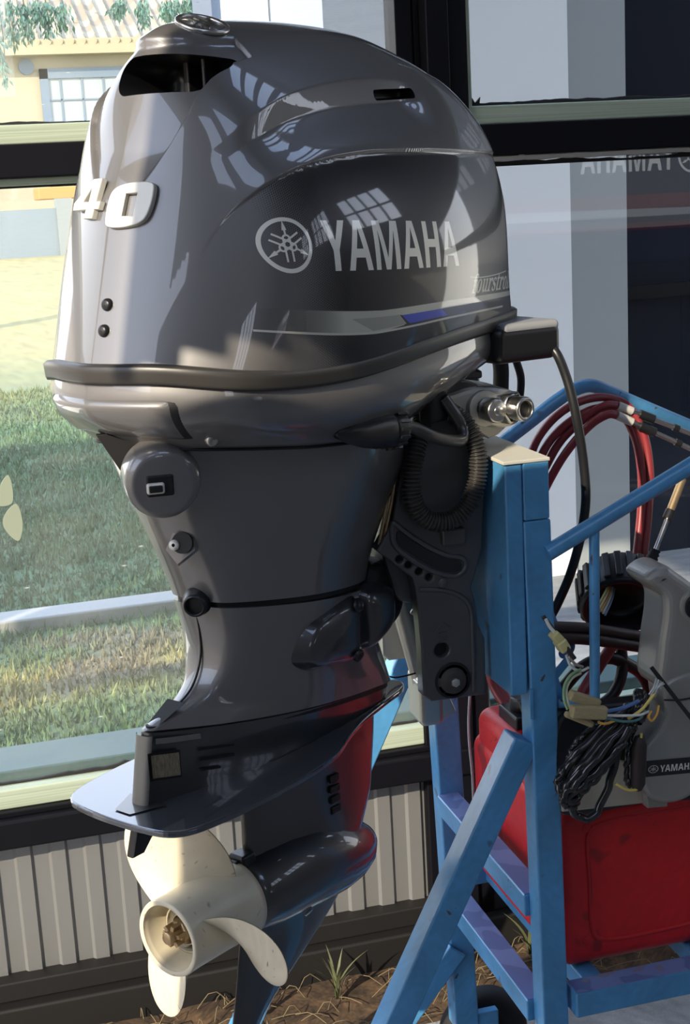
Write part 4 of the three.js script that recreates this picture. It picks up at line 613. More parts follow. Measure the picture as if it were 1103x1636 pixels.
// ---------------------------------------------------------------- cables, hoses, harness
single('cable', tube([[0.722, 1.251, -1.722], [0.735, 1.249, -1.72], [0.744, 1.238, -1.7], [0.754, 1.207, -1.69], [0.762, 1.159, -1.68], [0.772, 1.093, -1.68], [0.774, 1.044, -1.68], [0.77, 0.992, -1.69], [0.76, 0.944, -1.7], [0.751, 0.901, -1.72], [0.74, 0.865, -1.735], [0.735, 0.82, -1.75]], 0.0062, 120, 14), phys({ color: lin(0.014, 0.014, 0.015), roughness: 0.35, name: 'black_cable' }), 'thick black cable hanging from the motor in front of the white wall', 'cable');
{
  const redCable = (pts, rods, label, r = 0.0062) => {
    const t = thing('control_cable', label, 'cable', [0, 0, 0], 0, 'red control cables looped over the handle');
    part('sheath', tube(pts, r, 140, 14), redSheath, t);
    if (rods) { const [a, b] = rods; part('ferrule', rod(a, [lerp(a[0], b[0], 0.16), lerp(a[1], b[1], 0.16), lerp(a[2], b[2], 0.16)], 0.0066, 0.006), silver, t); part('rod', rod(a, b, 0.0036), steel, t, 'bright steel end rod'); part('collar', rod([lerp(a[0], b[0], 0.24), lerp(a[1], b[1], 0.24), lerp(a[2], b[2], 0.24)], [lerp(a[0], b[0], 0.4), lerp(a[1], b[1], 0.4), lerp(a[2], b[2], 0.4)], 0.0068), blackPlastic, t); part('collar', rod([lerp(a[0], b[0], 0.62), lerp(a[1], b[1], 0.62), lerp(a[2], b[2], 0.62)], [lerp(a[0], b[0], 0.68), lerp(a[1], b[1], 0.68), lerp(a[2], b[2], 0.68)], 0.0052), blackPlastic, t); }
    return t;
  };
  const low = [[0.86, 0.80, -1.84], [0.835, 0.735, -1.87], [0.80, 0.70, -1.89]];
  redCable([[0.752, 0.76, -1.955], [0.745, 0.85, -1.955], [0.755, 0.95, -1.94], [0.792, 1.047, -1.92], [0.807, 1.089, -1.91], [0.832, 1.12, -1.9], [0.867, 1.14, -1.89], [0.902, 1.143, -1.88], [0.931, 1.128, -1.87], [0.948, 1.091, -1.86], [0.953, 1.038, -1.85], [0.945, 0.976, -1.84], [0.928, 0.905, -1.825]], null, 'outermost red control cable of the loop, running down into the black cap');
  redCable([[0.765, 0.76, -1.945], [0.762, 0.85, -1.95], [0.775, 0.96, -1.935], [0.805, 1.046, -1.915], [0.826, 1.087, -1.905], [0.857, 1.115, -1.893], [0.887, 1.128, -1.883], [0.916, 1.123, -1.872], [0.934, 1.091, -1.862], [0.94, 1.046, -1.852], [0.936, 0.993, -1.842], [0.917, 0.905, -1.825]], null, 'inner red control cable of the loop, running down into the black cap');
  redCable([[0.775, 0.79, -1.935], [0.778, 0.87, -1.94], [0.79, 0.97, -1.93], [0.818, 1.044, -1.912], [0.841, 1.085, -1.902], [0.871, 1.116, -1.885], [0.897, 1.133, -1.872], [0.912, 1.132, -1.866]], [[0.912, 1.132, -1.866], [1.045, 1.072, -1.85]], 'red control cable with the upper bright steel end rod');
  redCable([[0.788, 0.80, -1.925], [0.79, 0.88, -1.925], [0.802, 0.97, -1.92], [0.83, 1.044, -1.9], [0.853, 1.083, -1.885], [0.878, 1.112, -1.87], [0.897, 1.122, -1.86], [0.906, 1.12, -1.856]], [[0.906, 1.12, -1.856], [1.045, 1.047, -1.84]], 'red control cable with the lower bright steel end rod');
  // lower bends of the loop, below the transom board
  for (let k = 0; k < 3; k++) single('cable_bend', tube([[0.735 + k * 0.009, 0.75, -1.955 + k * 0.004], [0.739 + k * 0.007, 0.71, -1.95], [0.748 + k * 0.006, 0.685, -1.93], [0.768 + k * 0.004, 0.662 + k * 0.006, -1.905], [0.80, 0.65 + k * 0.01, -1.88], [0.83, 0.66 + k * 0.012, -1.86]], 0.0062, 60, 12), redSheath, ['lowest red cable bend below the blue board', 'middle red cable bend below the blue board', 'topmost red cable bend below the blue board'][k], 'cable', 'red cable bends');
  const rc = thing('push_rod', 'bright rod with a black boot slanting down behind the handle to the black cap', 'rod');
  part('rod', rod([1.018, 1.045, -1.85], [0.931, 0.921, -1.8], 0.0036), steel, rc); part('sleeve', rod([1.0, 1.02, -1.84], [0.965, 0.97, -1.82], 0.0058), brass, rc); part('collar', rod([0.972, 0.98, -1.823], [0.964, 0.969, -1.819], 0.0075), blackPlastic, rc);
  const boot = []; for (let k = 0; k < 6; k++) boot.push([0.008 + k * 0.0006, k * 0.006], [0.0065 + k * 0.0006, k * 0.006 + 0.003]);
  part('boot', along(lathe(boot, 18), [0.937, 0.930, -1.803], [-0.5, -0.75, 0.2]), rubberMatt, rc);
}
{ // large threaded cap, lying tilted so that its dark inside shows
  const t = thing('threaded_cap', 'large black ribbed plastic cap, its hollow side turned to the viewer, wires poking out', 'cap');
  const c = [0.868, 0.876, -1.775], dir = V(-0.30, -0.50, 0.80).normalize(), g = [];
  const body = lathe([[0.0, -0.045], [0.046, -0.043], [0.056, -0.034], [0.058, 0.016], [0.053, 0.02], [0.047, 0.019], [0.045, 0.0], [0.045, -0.02], [0, -0.022]], 64);
  part('cap_body', along(body, c, dir.toArray()), blackPlastic, t); for (let k = 0; k < 22; k++) g.push(new RoundedBoxGeometry(0.010, 0.046, 0.006, 2, 0.002).translate(0, -0.01, 0.0585).rotateY(k / 22 * 6.283));
  part('grip_ribs', along(merge(g), c, dir.toArray()), rubber, t);
  const wires = [[0.6, 0.55, 0.2], [0.75, 0.6, 0.35], [0.55, 0.35, 0.12], [0.6, 0.6, 0.55], [0.2, 0.3, 0.4]];
  for (let k = 0; k < 5; k++) part('loose_wire', tube([[0.845 + k * 0.003, 0.9 - k * 0.002, -1.77], [0.832 + k * 0.002, 0.899 - k * 0.004, -1.745], [0.806 + k * 0.003, 0.884 - k * 0.003, -1.72]], 0.0015, 20, 6), std({ color: lin(...wires[k]), roughness: 0.5, name: 'wire_' + k }), t);
}
{ // thick double battery cable
  const m = std({ color: lin(0.035, 0.018, 0.016), roughness: 0.45, name: 'brown_black_cable' }), m2 = std({ color: lin(0.2, 0.035, 0.03), roughness: 0.45, name: 'red_brown_cable' });
  const t = thing('battery_cable', 'thick twin battery lead running level from the stand to behind the control box', 'cable');
  part('black_core', tube([[0.70, 0.892, -1.645], [0.756, 0.88, -1.655], [0.828, 0.857, -1.67], [0.9, 0.832, -1.69]], 0.0078, 50, 14), m, t); part('black_core', tube([[0.70, 0.879, -1.64], [0.756, 0.867, -1.65], [0.828, 0.844, -1.665], [0.9, 0.819, -1.685]], 0.0078, 50, 14), m, t);
  part('red_core', tube([[0.74, 0.874, -1.672], [0.80, 0.856, -1.682], [0.86, 0.832, -1.69], [0.93, 0.815, -1.70]], 0.0085, 40, 14), m2, t);
}
{ // dark hoses in a tangle behind the harness
  const m = std({ color: lin(0.02, 0.018, 0.018), roughness: 0.4, name: 'dark_hose' });
  single('hose', tube([[0.70, 0.75, -1.74], [0.745, 0.76, -1.735], [0.79, 0.80, -1.73], [0.83, 0.805, -1.735], [0.86, 0.79, -1.74], [0.89, 0.765, -1.75], [0.91, 0.72, -1.76]], 0.009, 80, 14), m, 'upper dark hose arching through the tangle behind the yellow connectors', 'hose', 'dark hoses behind the harness');
  single('hose', tube([[0.74, 0.70, -1.72], [0.80, 0.735, -1.725], [0.835, 0.755, -1.73], [0.85, 0.785, -1.735], [0.852, 0.84, -1.75]], 0.008, 60, 14), m, 'dark hose standing upright in the tangle behind the harness', 'hose', 'dark hoses behind the harness');
  single('hose', tube([[0.76, 0.74, -1.70], [0.775, 0.77, -1.705], [0.80, 0.80, -1.71], [0.83, 0.83, -1.72]], 0.008, 40, 14), redSheath, 'short dark red hose slanting up behind the cream taped wires', 'hose');
  single('hose', tube([[0.725, 0.90, -1.70], [0.735, 0.87, -1.69], [0.748, 0.855, -1.68], [0.742, 0.847, -1.67], [0.728, 0.847, -1.66]], 0.006, 50, 12), std({ color: lin(0.08, 0.2, 0.45), roughness: 0.4, name: 'blue_sleeve' }), 'short blue sleeved wire bent beside the yellow connector', 'wire');
  single('cable', tube([[0.71, 1.01, -1.72], [0.722, 0.99, -1.72], [0.725, 0.96, -1.72], [0.715, 0.93, -1.72]], 0.006, 30, 10), rubberMatt, 'short black cable end just behind the blue upright', 'cable');
}
{ // wiring harness, a hanging hank of black loom
  const t = thing('wiring_harness', 'hank of glossy black wiring loom with yellow and cream connectors, hanging before the control box', 'wiring harness');
  const loom = phys({ color: lin(0.014, 0.013, 0.013), roughness: 0.24, clearcoat: 0.4, clearcoatRoughness: 0.15, name: 'black_loom_tape' });
  const z = -1.545, S = (pts, r, n = 70) => { // hand-wound: radius stays, path wobbles
    const q = curve(pts.map(([x, y, d = 0]) => V(x, y, z + d))).getPoints(26).map((p, i) => V(p.x + 0.0012 * Math.sin(i * 2.3 + pts[0][0] * 90), p.y + 0.001 * Math.cos(i * 1.9), p.z + 0.0015 * Math.sin(i * 1.3))); part('loom_strand', tube(q, r, n, 12), loom, t);
  };
  S([[0.772, 0.80, -0.02], [0.749, 0.79, 0], [0.715, 0.766, 0.006], [0.69, 0.735, 0.006], [0.683, 0.70, 0.004], [0.688, 0.68, 0], [0.70, 0.671, 0.002], [0.714, 0.673, 0.004], [0.728, 0.695, 0.004], [0.738, 0.722, 0.004], [0.75, 0.76, 0.004], [0.77, 0.795, -0.01]], 0.0052, 120);
  S([[0.775, 0.80, -0.02], [0.735, 0.788, 0.0], [0.70, 0.763, 0.0], [0.675, 0.738, 0.0], [0.665, 0.728, 0.006], [0.668, 0.715, 0.01], [0.682, 0.73, 0.012], [0.715, 0.762, 0.012], [0.76, 0.792, 0.006]], 0.005, 100);
  S([[0.77, 0.795, -0.01], [0.725, 0.77, 0.01], [0.69, 0.74, 0.012], [0.672, 0.715, 0.01], [0.676, 0.703, 0.006], [0.69, 0.715, 0.004], [0.72, 0.742, 0.012], [0.76, 0.785, 0.01]], 0.0055, 100);
  S([[0.765, 0.785, 0.0], [0.733, 0.748, 0.014], [0.705, 0.72, 0.012], [0.688, 0.703, 0.006], [0.692, 0.692, 0]], 0.005, 70);
  S([[0.77, 0.785, 0.0], [0.745, 0.765, 0.016], [0.70, 0.728, 0.016], [0.676, 0.706, 0.01], [0.67, 0.698, 0]], 0.0048, 70);
  S([[0.752, 0.795, -0.012], [0.712, 0.778, -0.01], [0.694, 0.76, -0.012], [0.686, 0.738, -0.012]], 0.004, 60);
  S([[0.77, 0.78, 0], [0.765, 0.75, 0], [0.76, 0.715, 0.002], [0.766, 0.702, 0.002]], 0.0035, 50);
  S([[0.79, 0.815, -0.02], [0.782, 0.80, 0.0], [0.77, 0.785, 0.002], [0.755, 0.775, 0.004]], 0.009, 40);
  S([[0.768, 0.79, -0.006], [0.722, 0.772, -0.004], [0.688, 0.748, 0.0], [0.67, 0.722, 0.004], [0.672, 0.71, 0.008], [0.684, 0.70, 0.01], [0.698, 0.712, 0.008], [0.73, 0.755, 0.006], [0.765, 0.79, 0]], 0.0052, 100);
  S([[0.76, 0.79, 0.004], [0.72, 0.762, 0.018], [0.685, 0.728, 0.018], [0.668, 0.707, 0.012], [0.674, 0.696, 0.006], [0.688, 0.69, 0.004]], 0.0046, 80);
  part('fuse_holder', along(lathe([[0.002, -0.036], [0.006, -0.034], [0.0095, -0.026], [0.0098, -0.002], [0.0102, 0], [0.0098, 0.002], [0.0095, 0.026], [0.006, 0.036], [0.002, 0.038]], 22), [0.7745, 0.733, z + 0.006], [0.05, 1, 0]), std({ color: lin(0.03, 0.021, 0.019), roughness: 0.5, name: 'brown_black_plastic' }), t, 'dark tapered in-line fuse holder');
  const yel = std({ color: lin(0.72, 0.56, 0.14), roughness: 0.45, name: 'yellow_wire' }), ora = std({ color: lin(0.75, 0.4, 0.08), roughness: 0.45, name: 'orange_wire' }), wht = std({ color: lin(0.75, 0.74, 0.68), roughness: 0.45, name: 'white_wire' }), grn = std({ color: lin(0.3, 0.45, 0.22), roughness: 0.45, name: 'green_wire' }), teal = std({ color: lin(0.08, 0.2, 0.2), roughness: 0.45, name: 'teal_wire' }), blu = std({ color: lin(0.1, 0.19, 0.4), roughness: 0.45, name: 'blue_wire' });
  const wr = (pts, m, r = 0.0017) => part('wire', tube(pts.map(([x, y, d = 0]) => [x, y, z + 0.006 + d]), r, 40, 8), m, t);
  wr([[0.741, 0.714, 0.004], [0.748, 0.709, 0.006], [0.76, 0.7025, 0.006], [0.774, 0.7015, 0.004]], yel, 0.0019); wr([[0.777, 0.775, 0.004], [0.7765, 0.768, 0.004]], yel);
  wr([[0.758, 0.797, 0.006], [0.776, 0.808, 0.008], [0.795, 0.824, 0.004]], yel, 0.0021); wr([[0.801, 0.808, 0.004], [0.797, 0.797, 0.006], [0.789, 0.791, 0.008], [0.785, 0.797, 0.008], [0.79, 0.803, 0.006]], ora, 0.0017);
  wr([[0.728, 0.806, 0.004], [0.752, 0.804, 0.01], [0.773, 0.802, 0.01], [0.786, 0.803, 0.006]], wht, 0.0017); wr([[0.727, 0.803, 0.004], [0.752, 0.7965, 0.01], [0.772, 0.797, 0.01], [0.782, 0.805, 0.004]], teal, 0.0017); wr([[0.73, 0.81, 0.002], [0.752, 0.812, 0.004], [0.775, 0.817, 0.002]], blu, 0.0026); wr([[0.718, 0.7985, 0.004], [0.727, 0.796, 0.006], [0.742, 0.7985, 0.006]], ora, 0.0018);
  wr([[0.693, 0.878, -0.03], [0.70, 0.862, -0.03], [0.712, 0.855, -0.03], [0.725, 0.856, -0.035]], wht, 0.0018); wr([[0.696, 0.882, -0.03], [0.704, 0.866, -0.03], [0.716, 0.859, -0.032]], std({ color: lin(0.4, 0.3, 0.27), roughness: 0.5, name: 'pink_wire' }), 0.0018);
  wr([[0.712, 0.857, -0.03], [0.694, 0.855, -0.02], [0.681, 0.846, -0.01], [0.676, 0.833, 0], [0.68, 0.82, 0]], grn, 0.0018); wr([[0.712, 0.852, -0.03], [0.696, 0.851, -0.02], [0.684, 0.843, -0.01], [0.68, 0.832, 0], [0.684, 0.82, 0]], std({ color: lin(0.55, 0.6, 0.42), roughness: 0.5, name: 'pale_green_wire' }), 0.0018);
  wr([[0.667, 0.928, -0.03], [0.672, 0.918, -0.03], [0.678, 0.91, -0.03]], wht, 0.0022); for (let k = 0; k < 5; k++) wr([[0.80 + k * 0.003, 0.842 - k * 0.002, 0.0], [0.794 + k * 0.002, 0.832, 0.004], [0.788 + k * 0.002, 0.824 - k * 0.001, 0.004]], k % 2 ? wht : steel, 0.0013);
  const cream = std({ color: lin(0.62, 0.56, 0.25), roughness: 0.4, name: 'cream_connector' }), tape = std({ color: lin(0.52, 0.42, 0.22), roughness: 0.7, name: 'cream_tape', map: tex(64, 64, (u, v) => { const n = 0.88 + 0.15 * fbm(u * 5, v * 14, 4); return [n, n, n]; }) });
  part('connector', merge(bar([0.676, 0.909, z - 0.025], [0.686, 0.897, z - 0.025], 0.016, 0.012), bar([0.684, 0.899, z - 0.025], [0.692, 0.885, z - 0.025], 0.019, 0.014), bar([0.688, 0.896, z - 0.018], [0.691, 0.891, z - 0.018], 0.006, 0.004)), cream, t, 'yellowish plug connector');
  part('taped_joint', bar([0.683, 0.838, z + 0.006], [0.722, 0.82, z + 0.006], 0.012, 0.013), tape, t, 'cream taped joint'); part('taped_joint', bar([0.681, 0.8195, z + 0.013], [0.728, 0.8105, z + 0.013], 0.013, 0.0165), tape, t); part('taped_joint', bar([0.676, 0.8155, z + 0.008], [0.7125, 0.7955, z + 0.008], 0.009, 0.008), tape, t);
  part('cable_tie', bar([0.668, 0.929, -1.58], [0.699, 0.876, -1.556], 0.003, 0.006), blackPlastic, t); part('cable_tie', bar([0.796, 0.856, -1.545], [0.851, 0.772, -1.52], 0.0022, 0.0055), blackPlastic, t, 'stiff black cable tie tail');
}
single('cord', tube([[0.79, 1.0, -2.05], [0.735, 0.62, -2.05], [0.738, 0.52, -2.05], [0.738, 0.46, -2.05]], 0.0022, 40, 8), std({ color: lin(0.5, 0.5, 0.46), roughness: 0.7, name: 'grey_cord' }), 'thin pale cord hanging beside the far upright of the stand', 'cord');
// ---------------------------------------------------------------- the shed: floor, window wall, roof, far walls
const ZW = -2.45;
const sgroup = (name) => { const g = new THREE.Group(); g.name = name; g.userData.kind = 'structure'; scene.add(g); return g; };
struct('floor', (() => { const g = box(-2.6, 4.9, -0.12, 0, -2.2, 4.1); const u = g.attributes.uv, p = g.attributes.position; for (let i = 0; i < u.count; i++) u.setXY(i, p.getX(i) * 0.9, p.getZ(i) * 0.9); return g; })(), concrete);
const soil = std({ name: 'dry_soil', roughness: 1, map: tex(512, 512, (u, v) => { const n = 0.8 + 0.35 * tile(u, v, 12, 71) + 0.25 * tile(u, v, 50, 73) + 0.2 * (rnd() - 0.5); return [0.37 * n, 0.29 * n, 0.21 * n]; }, { repeat: [3, 3] }) });
struct('soil_strip', gridGeo(220, 14, (i, j) => { const x = lerp(-2.6, 4.9, i / 220), z = lerp(-2.2, -2.46, j / 14); return [x, -0.012 + 0.016 * fbm(x * 9, z * 9, 3) + 0.012 * sstep(-2.2, -2.44, z), z, x, z]; }), soil);
{ // corrugated cladding under the windows
  const clad = phys({ color: lin(0.24, 0.24, 0.235), metalness: 0.35, roughness: 0.36, name: 'steel_cladding' });
  const prof = []; const per = 0.0612, x0 = -2.618; // one rib per 61 mm: bright flank, narrow crown, dark flank, pan
  for (let k = 0; k < 124; k++) { const x = x0 + k * per; prof.push([x, 0], [x + 0.005, 0.0058], [x + 0.0295, 0.006], [x + 0.0345, 0.0004], [x + 0.046, 0.0002]); }
  const n = prof.length - 1; const g = gridGeo(n, 1, (i, j) => [prof[i][0], j ? 0.372 : 0.085, ZW - 0.016 + prof[i][1], prof[i][0], j], false, false);
  struct('wall_back', merge(toCreasedNormals(g, 0.3)), clad);
}
struct('trim_1', merge(box(-2.6, 4.9, -0.05, 0.062, ZW - 0.05, ZW + 0.045, 0.006), box(-2.6, 4.9, 0.062, 0.10, ZW - 0.05, ZW + 0.02, 0.004)), phys({ color: lin(0.009, 0.008, 0.0075), roughness: 0.6, name: 'dark_plinth_paint' }));
struct('trim_2', merge(box(-2.6, 4.9, 0.362, 0.414, ZW - 0.06, ZW + 0.04, 0.005), box(-2.6, 4.9, 0.414, 0.424, ZW - 0.06, ZW + 0.02, 0.002)), frameBlack);
{ // steel post between the windows, and the transom
  const x = 0.787;
  struct('trim_3', merge(box(x, x + 0.03, 0.0, 2.5, ZW - 0.05, ZW + 0.012, 0.002), box(x + 0.033, x + 0.046, 0.0, 2.5, ZW - 0.05, ZW + 0.006, 0.004), box(x + 0.049, x + 0.090, 0.0, 2.5, ZW - 0.05, ZW + 0.03, 0.003), box(x + 0.092, x + 0.126, 0.0, 2.5, ZW - 0.05, ZW + 0.02, 0.002)), frameBlack);
  struct('trim_4', merge(box(-2.6, x, 1.5, 1.553, ZW - 0.05, ZW + 0.022, 0.003), box(x + 0.126, 4.9, 1.499, 1.553, ZW - 0.05, ZW + 0.022, 0.003)), frameBlack);
}
const glass = phys({ color: lin(0.985, 1.0, 0.99), transmission: 1, roughness: 0, thickness: 0, ior: 1.52, name: 'window_glass' });
const jag = (x0, x1, y0, y1, amp, n) => { // a hand-laid bead of mastic: uneven along its length
  const a = [], b = [], L = Math.hypot(x1 - x0, y1 - y0), ux = (x1 - x0) / L, uy = (y1 - y0) / L; let w = amp;
  for (let i = 0; i <= n; i++) { const t = i / n * L; w = clamp(w + rr(-0.5, 0.5) * amp, amp * 0.35, amp * 1.9); if (rnd() < 0.03) w = amp * 3; a.push([x0 + ux * t - uy * w, y0 + uy * t + ux * w]); b.push([x0 + ux * t + uy * amp * 0.6, y0 + uy * t - ux * amp * 0.6]); }
  return extrude(shapeOf(a.concat(b.reverse())), 0.006, 0.0008, 1).translate(0, 0, ZW - 0.022);
};
function window_(k, x0, x1, y0, y1, beadTop, beadBottom, beadL, beadR) {
  const g = sgroup('window_' + k);
  part('pane', new THREE.PlaneGeometry(x1 - x0, y1 - y0).translate((x0 + x1) / 2, (y0 + y1) / 2, ZW - 0.025), glass, g);
  if (k < 3) part('dust_film', new THREE.PlaneGeometry(x1 - x0, y1 - y0).translate((x0 + x1) / 2, (y0 + y1) / 2, ZW - 0.0235), dustFilm, g, 'dusty inner face of the glass');
  if (beadBottom) part('glazing_bead', box(x0, x1, y0, y0 + beadBottom, ZW - 0.022, ZW + 0.006, 0.003), greenPaint, g, 'pale green bead under the glass');
  if (beadTop) part('glazing_bead', box(x0, x1, y1 - beadTop, y1, ZW - 0.022, ZW + 0.004, 0.002), greenPaint, g);
  if (beadL) part('glazing_bead', box(x0, x0 + beadL, y0, y1, ZW - 0.022, ZW + 0.006, 0.002), greenPaint, g);
  if (beadR) part('glazing_bead', box(x1 - beadR, x1, y0, y1, ZW - 0.022, ZW + 0.006, 0.002), greenPaint, g);
  return g;
}
const dust = tex(512, 512, (u, v) => { const n = 0.085 + 0.04 * tile(u, v, 5, 91) + 0.04 * tile(u, v, 30, 93) + 0.05 * (rnd() - 0.5) + (rnd() < 0.0007 ? 0.6 : 0); return [n, n, n]; }, { srgb: false });
const dustFilm = std({ color: lin(0.75, 0.8, 0.76), alphaMap: dust, transparent: true, roughness: 1, name: 'window_dust' });
const w1 = window_(1, -2.55, 0.787, 0.424, 1.5, 0.012, 0.036, 0, 0), w2 = window_(2, -2.55, 0.787, 1.553, 2.05, 0.02, 0.031, 0, 0), w3 = window_(3, 0.913, 4.85, 1.553, 2.05, 0.02, 0.032, 0.011, 0), w4 = window_(4, 0.913, 4.85, 0.424, 1.5, 0.01, 0.036, 0.008, 0);
part('mastic_line', merge(jag(-2.5, 0.78, 0.463, 0.463, 0.0035, 260), jag(-2.5, 0.78, 1.4865, 1.4865, 0.003, 260)), mastic, w1); part('mastic_line', jag(-2.5, 0.78, 1.586, 1.586, 0.0022, 260), mastic, w2);
part('mastic_line', merge(jag(0.925, 3, 1.588, 1.588, 0.0028, 200), jag(0.9265, 0.9265, 2.02, 1.59, 0.003, 90), extrude(shapeOf([[0.927, 1.588], [0.927, 1.604], [0.934, 1.598], [0.938, 1.591], [0.948, 1.601], [0.946, 1.589]]), 0.006, 0.0005).translate(0, 0, ZW - 0.022)), mastic, w3);
part('old_putty', (() => { const a = [], b = []; for (let i = 0; i <= 220; i++) { const x = 0.92 + i * 0.006; a.push([x, 1.4975 + 0.0025 * fbm(x * 30, 2, 1) + (rnd() < 0.05 ? 0.006 : 0)]); b.push([x, 1.489 + 0.004 * fbm(x * 26, 7, 4)]); } return extrude(shapeOf(a.concat(b.reverse())), 0.02, 0.001, 1).translate(0, 0, ZW - 0.003); })(), oldPutty, w4, 'crumbling grey putty under the transom');
part('mastic_line', jag(0.925, 3, 1.483, 1.483, 0.004, 200), mastic, w4);
struct('wall_upper', box(-2.6, 4.9, 2.05, 3.85, ZW - 0.06, ZW + 0.03), std({ color: lin(0.1, 0.1, 0.1), roughness: 0.8, name: 'dark_lining' }));
struct('trim_5', box(-2.6, 4.9, 0.36, 0.468, ZW - 0.19, ZW - 0.062, 0.004), std({ color: lin(0.07, 0.12, 0.115), roughness: 0.5, name: 'outer_sill_paint' }));
struct('wall_added_wing', box(-11, -2.76, -0.2, 5.2, ZW - 0.25, ZW - 0.05), std({ color: lin(0.4, 0.38, 0.34), roughness: 0.9, name: 'added_wing' }));  // unseen wing, added so that its shade falls on the lawn
struct('wall_added_parapet', box(-2.76, 5.05, 3.96, 5.2, -3.2, -3.0), frameBlack);  // added above the roof, out of view, to lengthen the lawn shade
{ // roof with clear panels, right wall and back wall with high windows
  const lining = std({ color: lin(0.22, 0.21, 0.195), roughness: 0.85, name: 'roof_lining' });
  const holed = (x0, x1, y0, y1, holes, t) => { const s = shapeOf([[x0, y0], [x1, y0], [x1, y1], [x0, y1]]); for (const [a, b, c, d] of holes) { const h = new THREE.Path(); h.moveTo(a, c); h.lineTo(a, d); h.lineTo(b, d); h.lineTo(b, c); h.closePath(); s.holes.push(h); } return new THREE.ExtrudeGeometry(s, { depth: t, bevelEnabled: false }); };
  const roofHoles = [[1.75, 2.75, 1.55, 2.3], [0.1, 1.3, -1.7, -0.4], [-1.5, -0.5, -2.2, -1.0]]; // clear sheets, in x and -z; all but the first added for fill light
  struct('ceiling', holed(-2.75, 5.05, -4.2, 3.2, roofHoles, 0.1).rotateX(-Math.PI / 2).translate(0, 3.85, 0), lining);
  const bars = []; for (let k = 1; k < 4; k++) bars.push(box(1.75 + k * 0.25 - 0.02, 1.75 + k * 0.25 + 0.02, 3.87, 3.93, -2.3, -1.55)); struct('trim_6', merge(bars), frameBlack);
  const wins = [[-2.0, -1.0], [-0.6, 0.4], [0.9, 1.9]];
  struct('wall_right', holed(-4.1, 2.5, 0, 3.85, wins.map(([a, b]) => [a, b, 2.55, 3.4]), 0.12).rotateY(Math.PI / 2).translate(4.9, 0, 0), lining);
  const mb = []; for (const [a, b] of wins) { for (let k = 1; k < 4; k++) { const z = -lerp(a, b, k / 4); mb.push(box(4.94, 4.98, 2.55, 3.4, z - 0.025, z + 0.025)); } mb.push(box(4.94, 4.98, 2.96, 3.0, -b, -a)); } struct('trim_7', merge(mb), frameBlack);
  struct('wall_behind', holed(-2.6, 5.02, 0, 3.85, [[-0.35, 0.55, 2.1, 2.95]], 0.12).translate(0, 0, 4.0), lining);
  struct('trim_8', merge(box(-0.15, -0.11, 2.1, 2.95, 4.03, 4.08), box(0.08, 0.12, 2.1, 2.95, 4.03, 4.08), box(0.31, 0.35, 2.1, 2.95, 4.03, 4.08)), frameBlack);
  struct('wall_left', box(-2.66, -2.56, 0, 3.85, 1.75, 4.1), lining);
  for (const z of [-2.5]) struct('post', box(-2.66, -2.56, 0, 3.85, z - 0.05, z + 0.05, 0.004), frameBlack);
}
{ // lettered board on the back wall, mirrored in the right-hand glass; its glow is added
  const W = 2048, H = 1024, cv = document.createElement('canvas'); cv.width = W; cv.height = H; const c = cv.getContext('2d'); c.fillStyle = '#131a2c'; c.fillRect(0, 0, W, H);
  const X = (x) => x / 1.6 * W; tuningForks(c, X(0.17), 250, 128, '#eef2f6'); wideText(c, 'YAMAHA', X(0.29), 345, X(0.62), 215, '#eef2f6'); c.fillStyle = '#64191f'; c.fillRect(0, 520, W, 110); c.fillStyle = '#9aa0a6'; c.beginPath(); c.moveTo(0, 640); c.lineTo(W, 600); c.lineTo(W, 680); c.lineTo(0, 690); c.fill(); c.fillStyle = '#541519'; c.fillRect(0, 730, W, 60);
  const t = new THREE.CanvasTexture(cv); t.colorSpace = THREE.SRGBColorSpace;
  const s = thing('sign_board', 'navy sign, its glow added, with YAMAHA lettering and red stripe, mirrored in the right window', 'sign', [3.82, 1.35, 3.1], Math.PI);
  part('board', box(-0.8, 0.8, -0.42, 0.42, -0.04, -0.002, 0.004), std({ color: lin(0.02, 0.025, 0.04), roughness: 0.6, name: 'navy_board' }), s); part('lettering', new THREE.PlaneGeometry(1.6, 0.8), std({ map: t, emissive: 0xffffff, emissiveMap: t, emissiveIntensity: 1.6, roughness: 0.5, name: 'added_glow_sign_print' }), s);
  const glow = new THREE.RectAreaLight(new THREE.Color(0.9, 0.95, 1), 0.35, 1.5, 0.5); glow.name = 'added_sign_glow'; glow.position.set(3.82, 1.4, 3.07); glow.lookAt(3.82, 1.4, 0); scene.add(glow);  // area light added to go with the glow given to the board
  part('board_post', merge(box(-0.6, -0.56, -1.35, -0.42, -0.04, -0.005), box(0.56, 0.6, -1.35, -0.42, -0.04, -0.005)), frameBlack, s);
}
// ---------------------------------------------------------------- outside
const groundY = (x, z) => -0.02 + 0.034 * Math.max(0, -z - 10) + 0.02 * fbm(x * 0.7, z * 0.7, 1);
const dry = (x, z) => { // straw tone of turf: dry and paled for sun beyond the shed shadow, sun patch painted near the kerb
  const far = sstep(-9.2, -15, z); const p = Math.exp(-Math.pow((z + 4.45 + 0.2 * (x - 0.3)) / 0.2, 2)); return clamp(far * 0.9 + 0.8 * p + 0.35 * fbm(x * 1.6, z * 1.6, 5), 0, 1);
};
const turf = (x, z) => { const d = dry(x, z), b = sstep(0.12, 0.3, fbm(x * 1.3 + 4, z * 2.2, 9)) * (z > -5.4 ? 1 : 0.25), n = 1 + 0.5 * fbm(x * 14, z * 14, 2); let c = [lerp(0.095, 0.38, d), lerp(0.166, 0.31, d), lerp(0.085, 0.13, d)]; c = c.map((v, k) => lerp(v, [0.2, 0.17, 0.14][k], b * 0.7) * n); return c; };
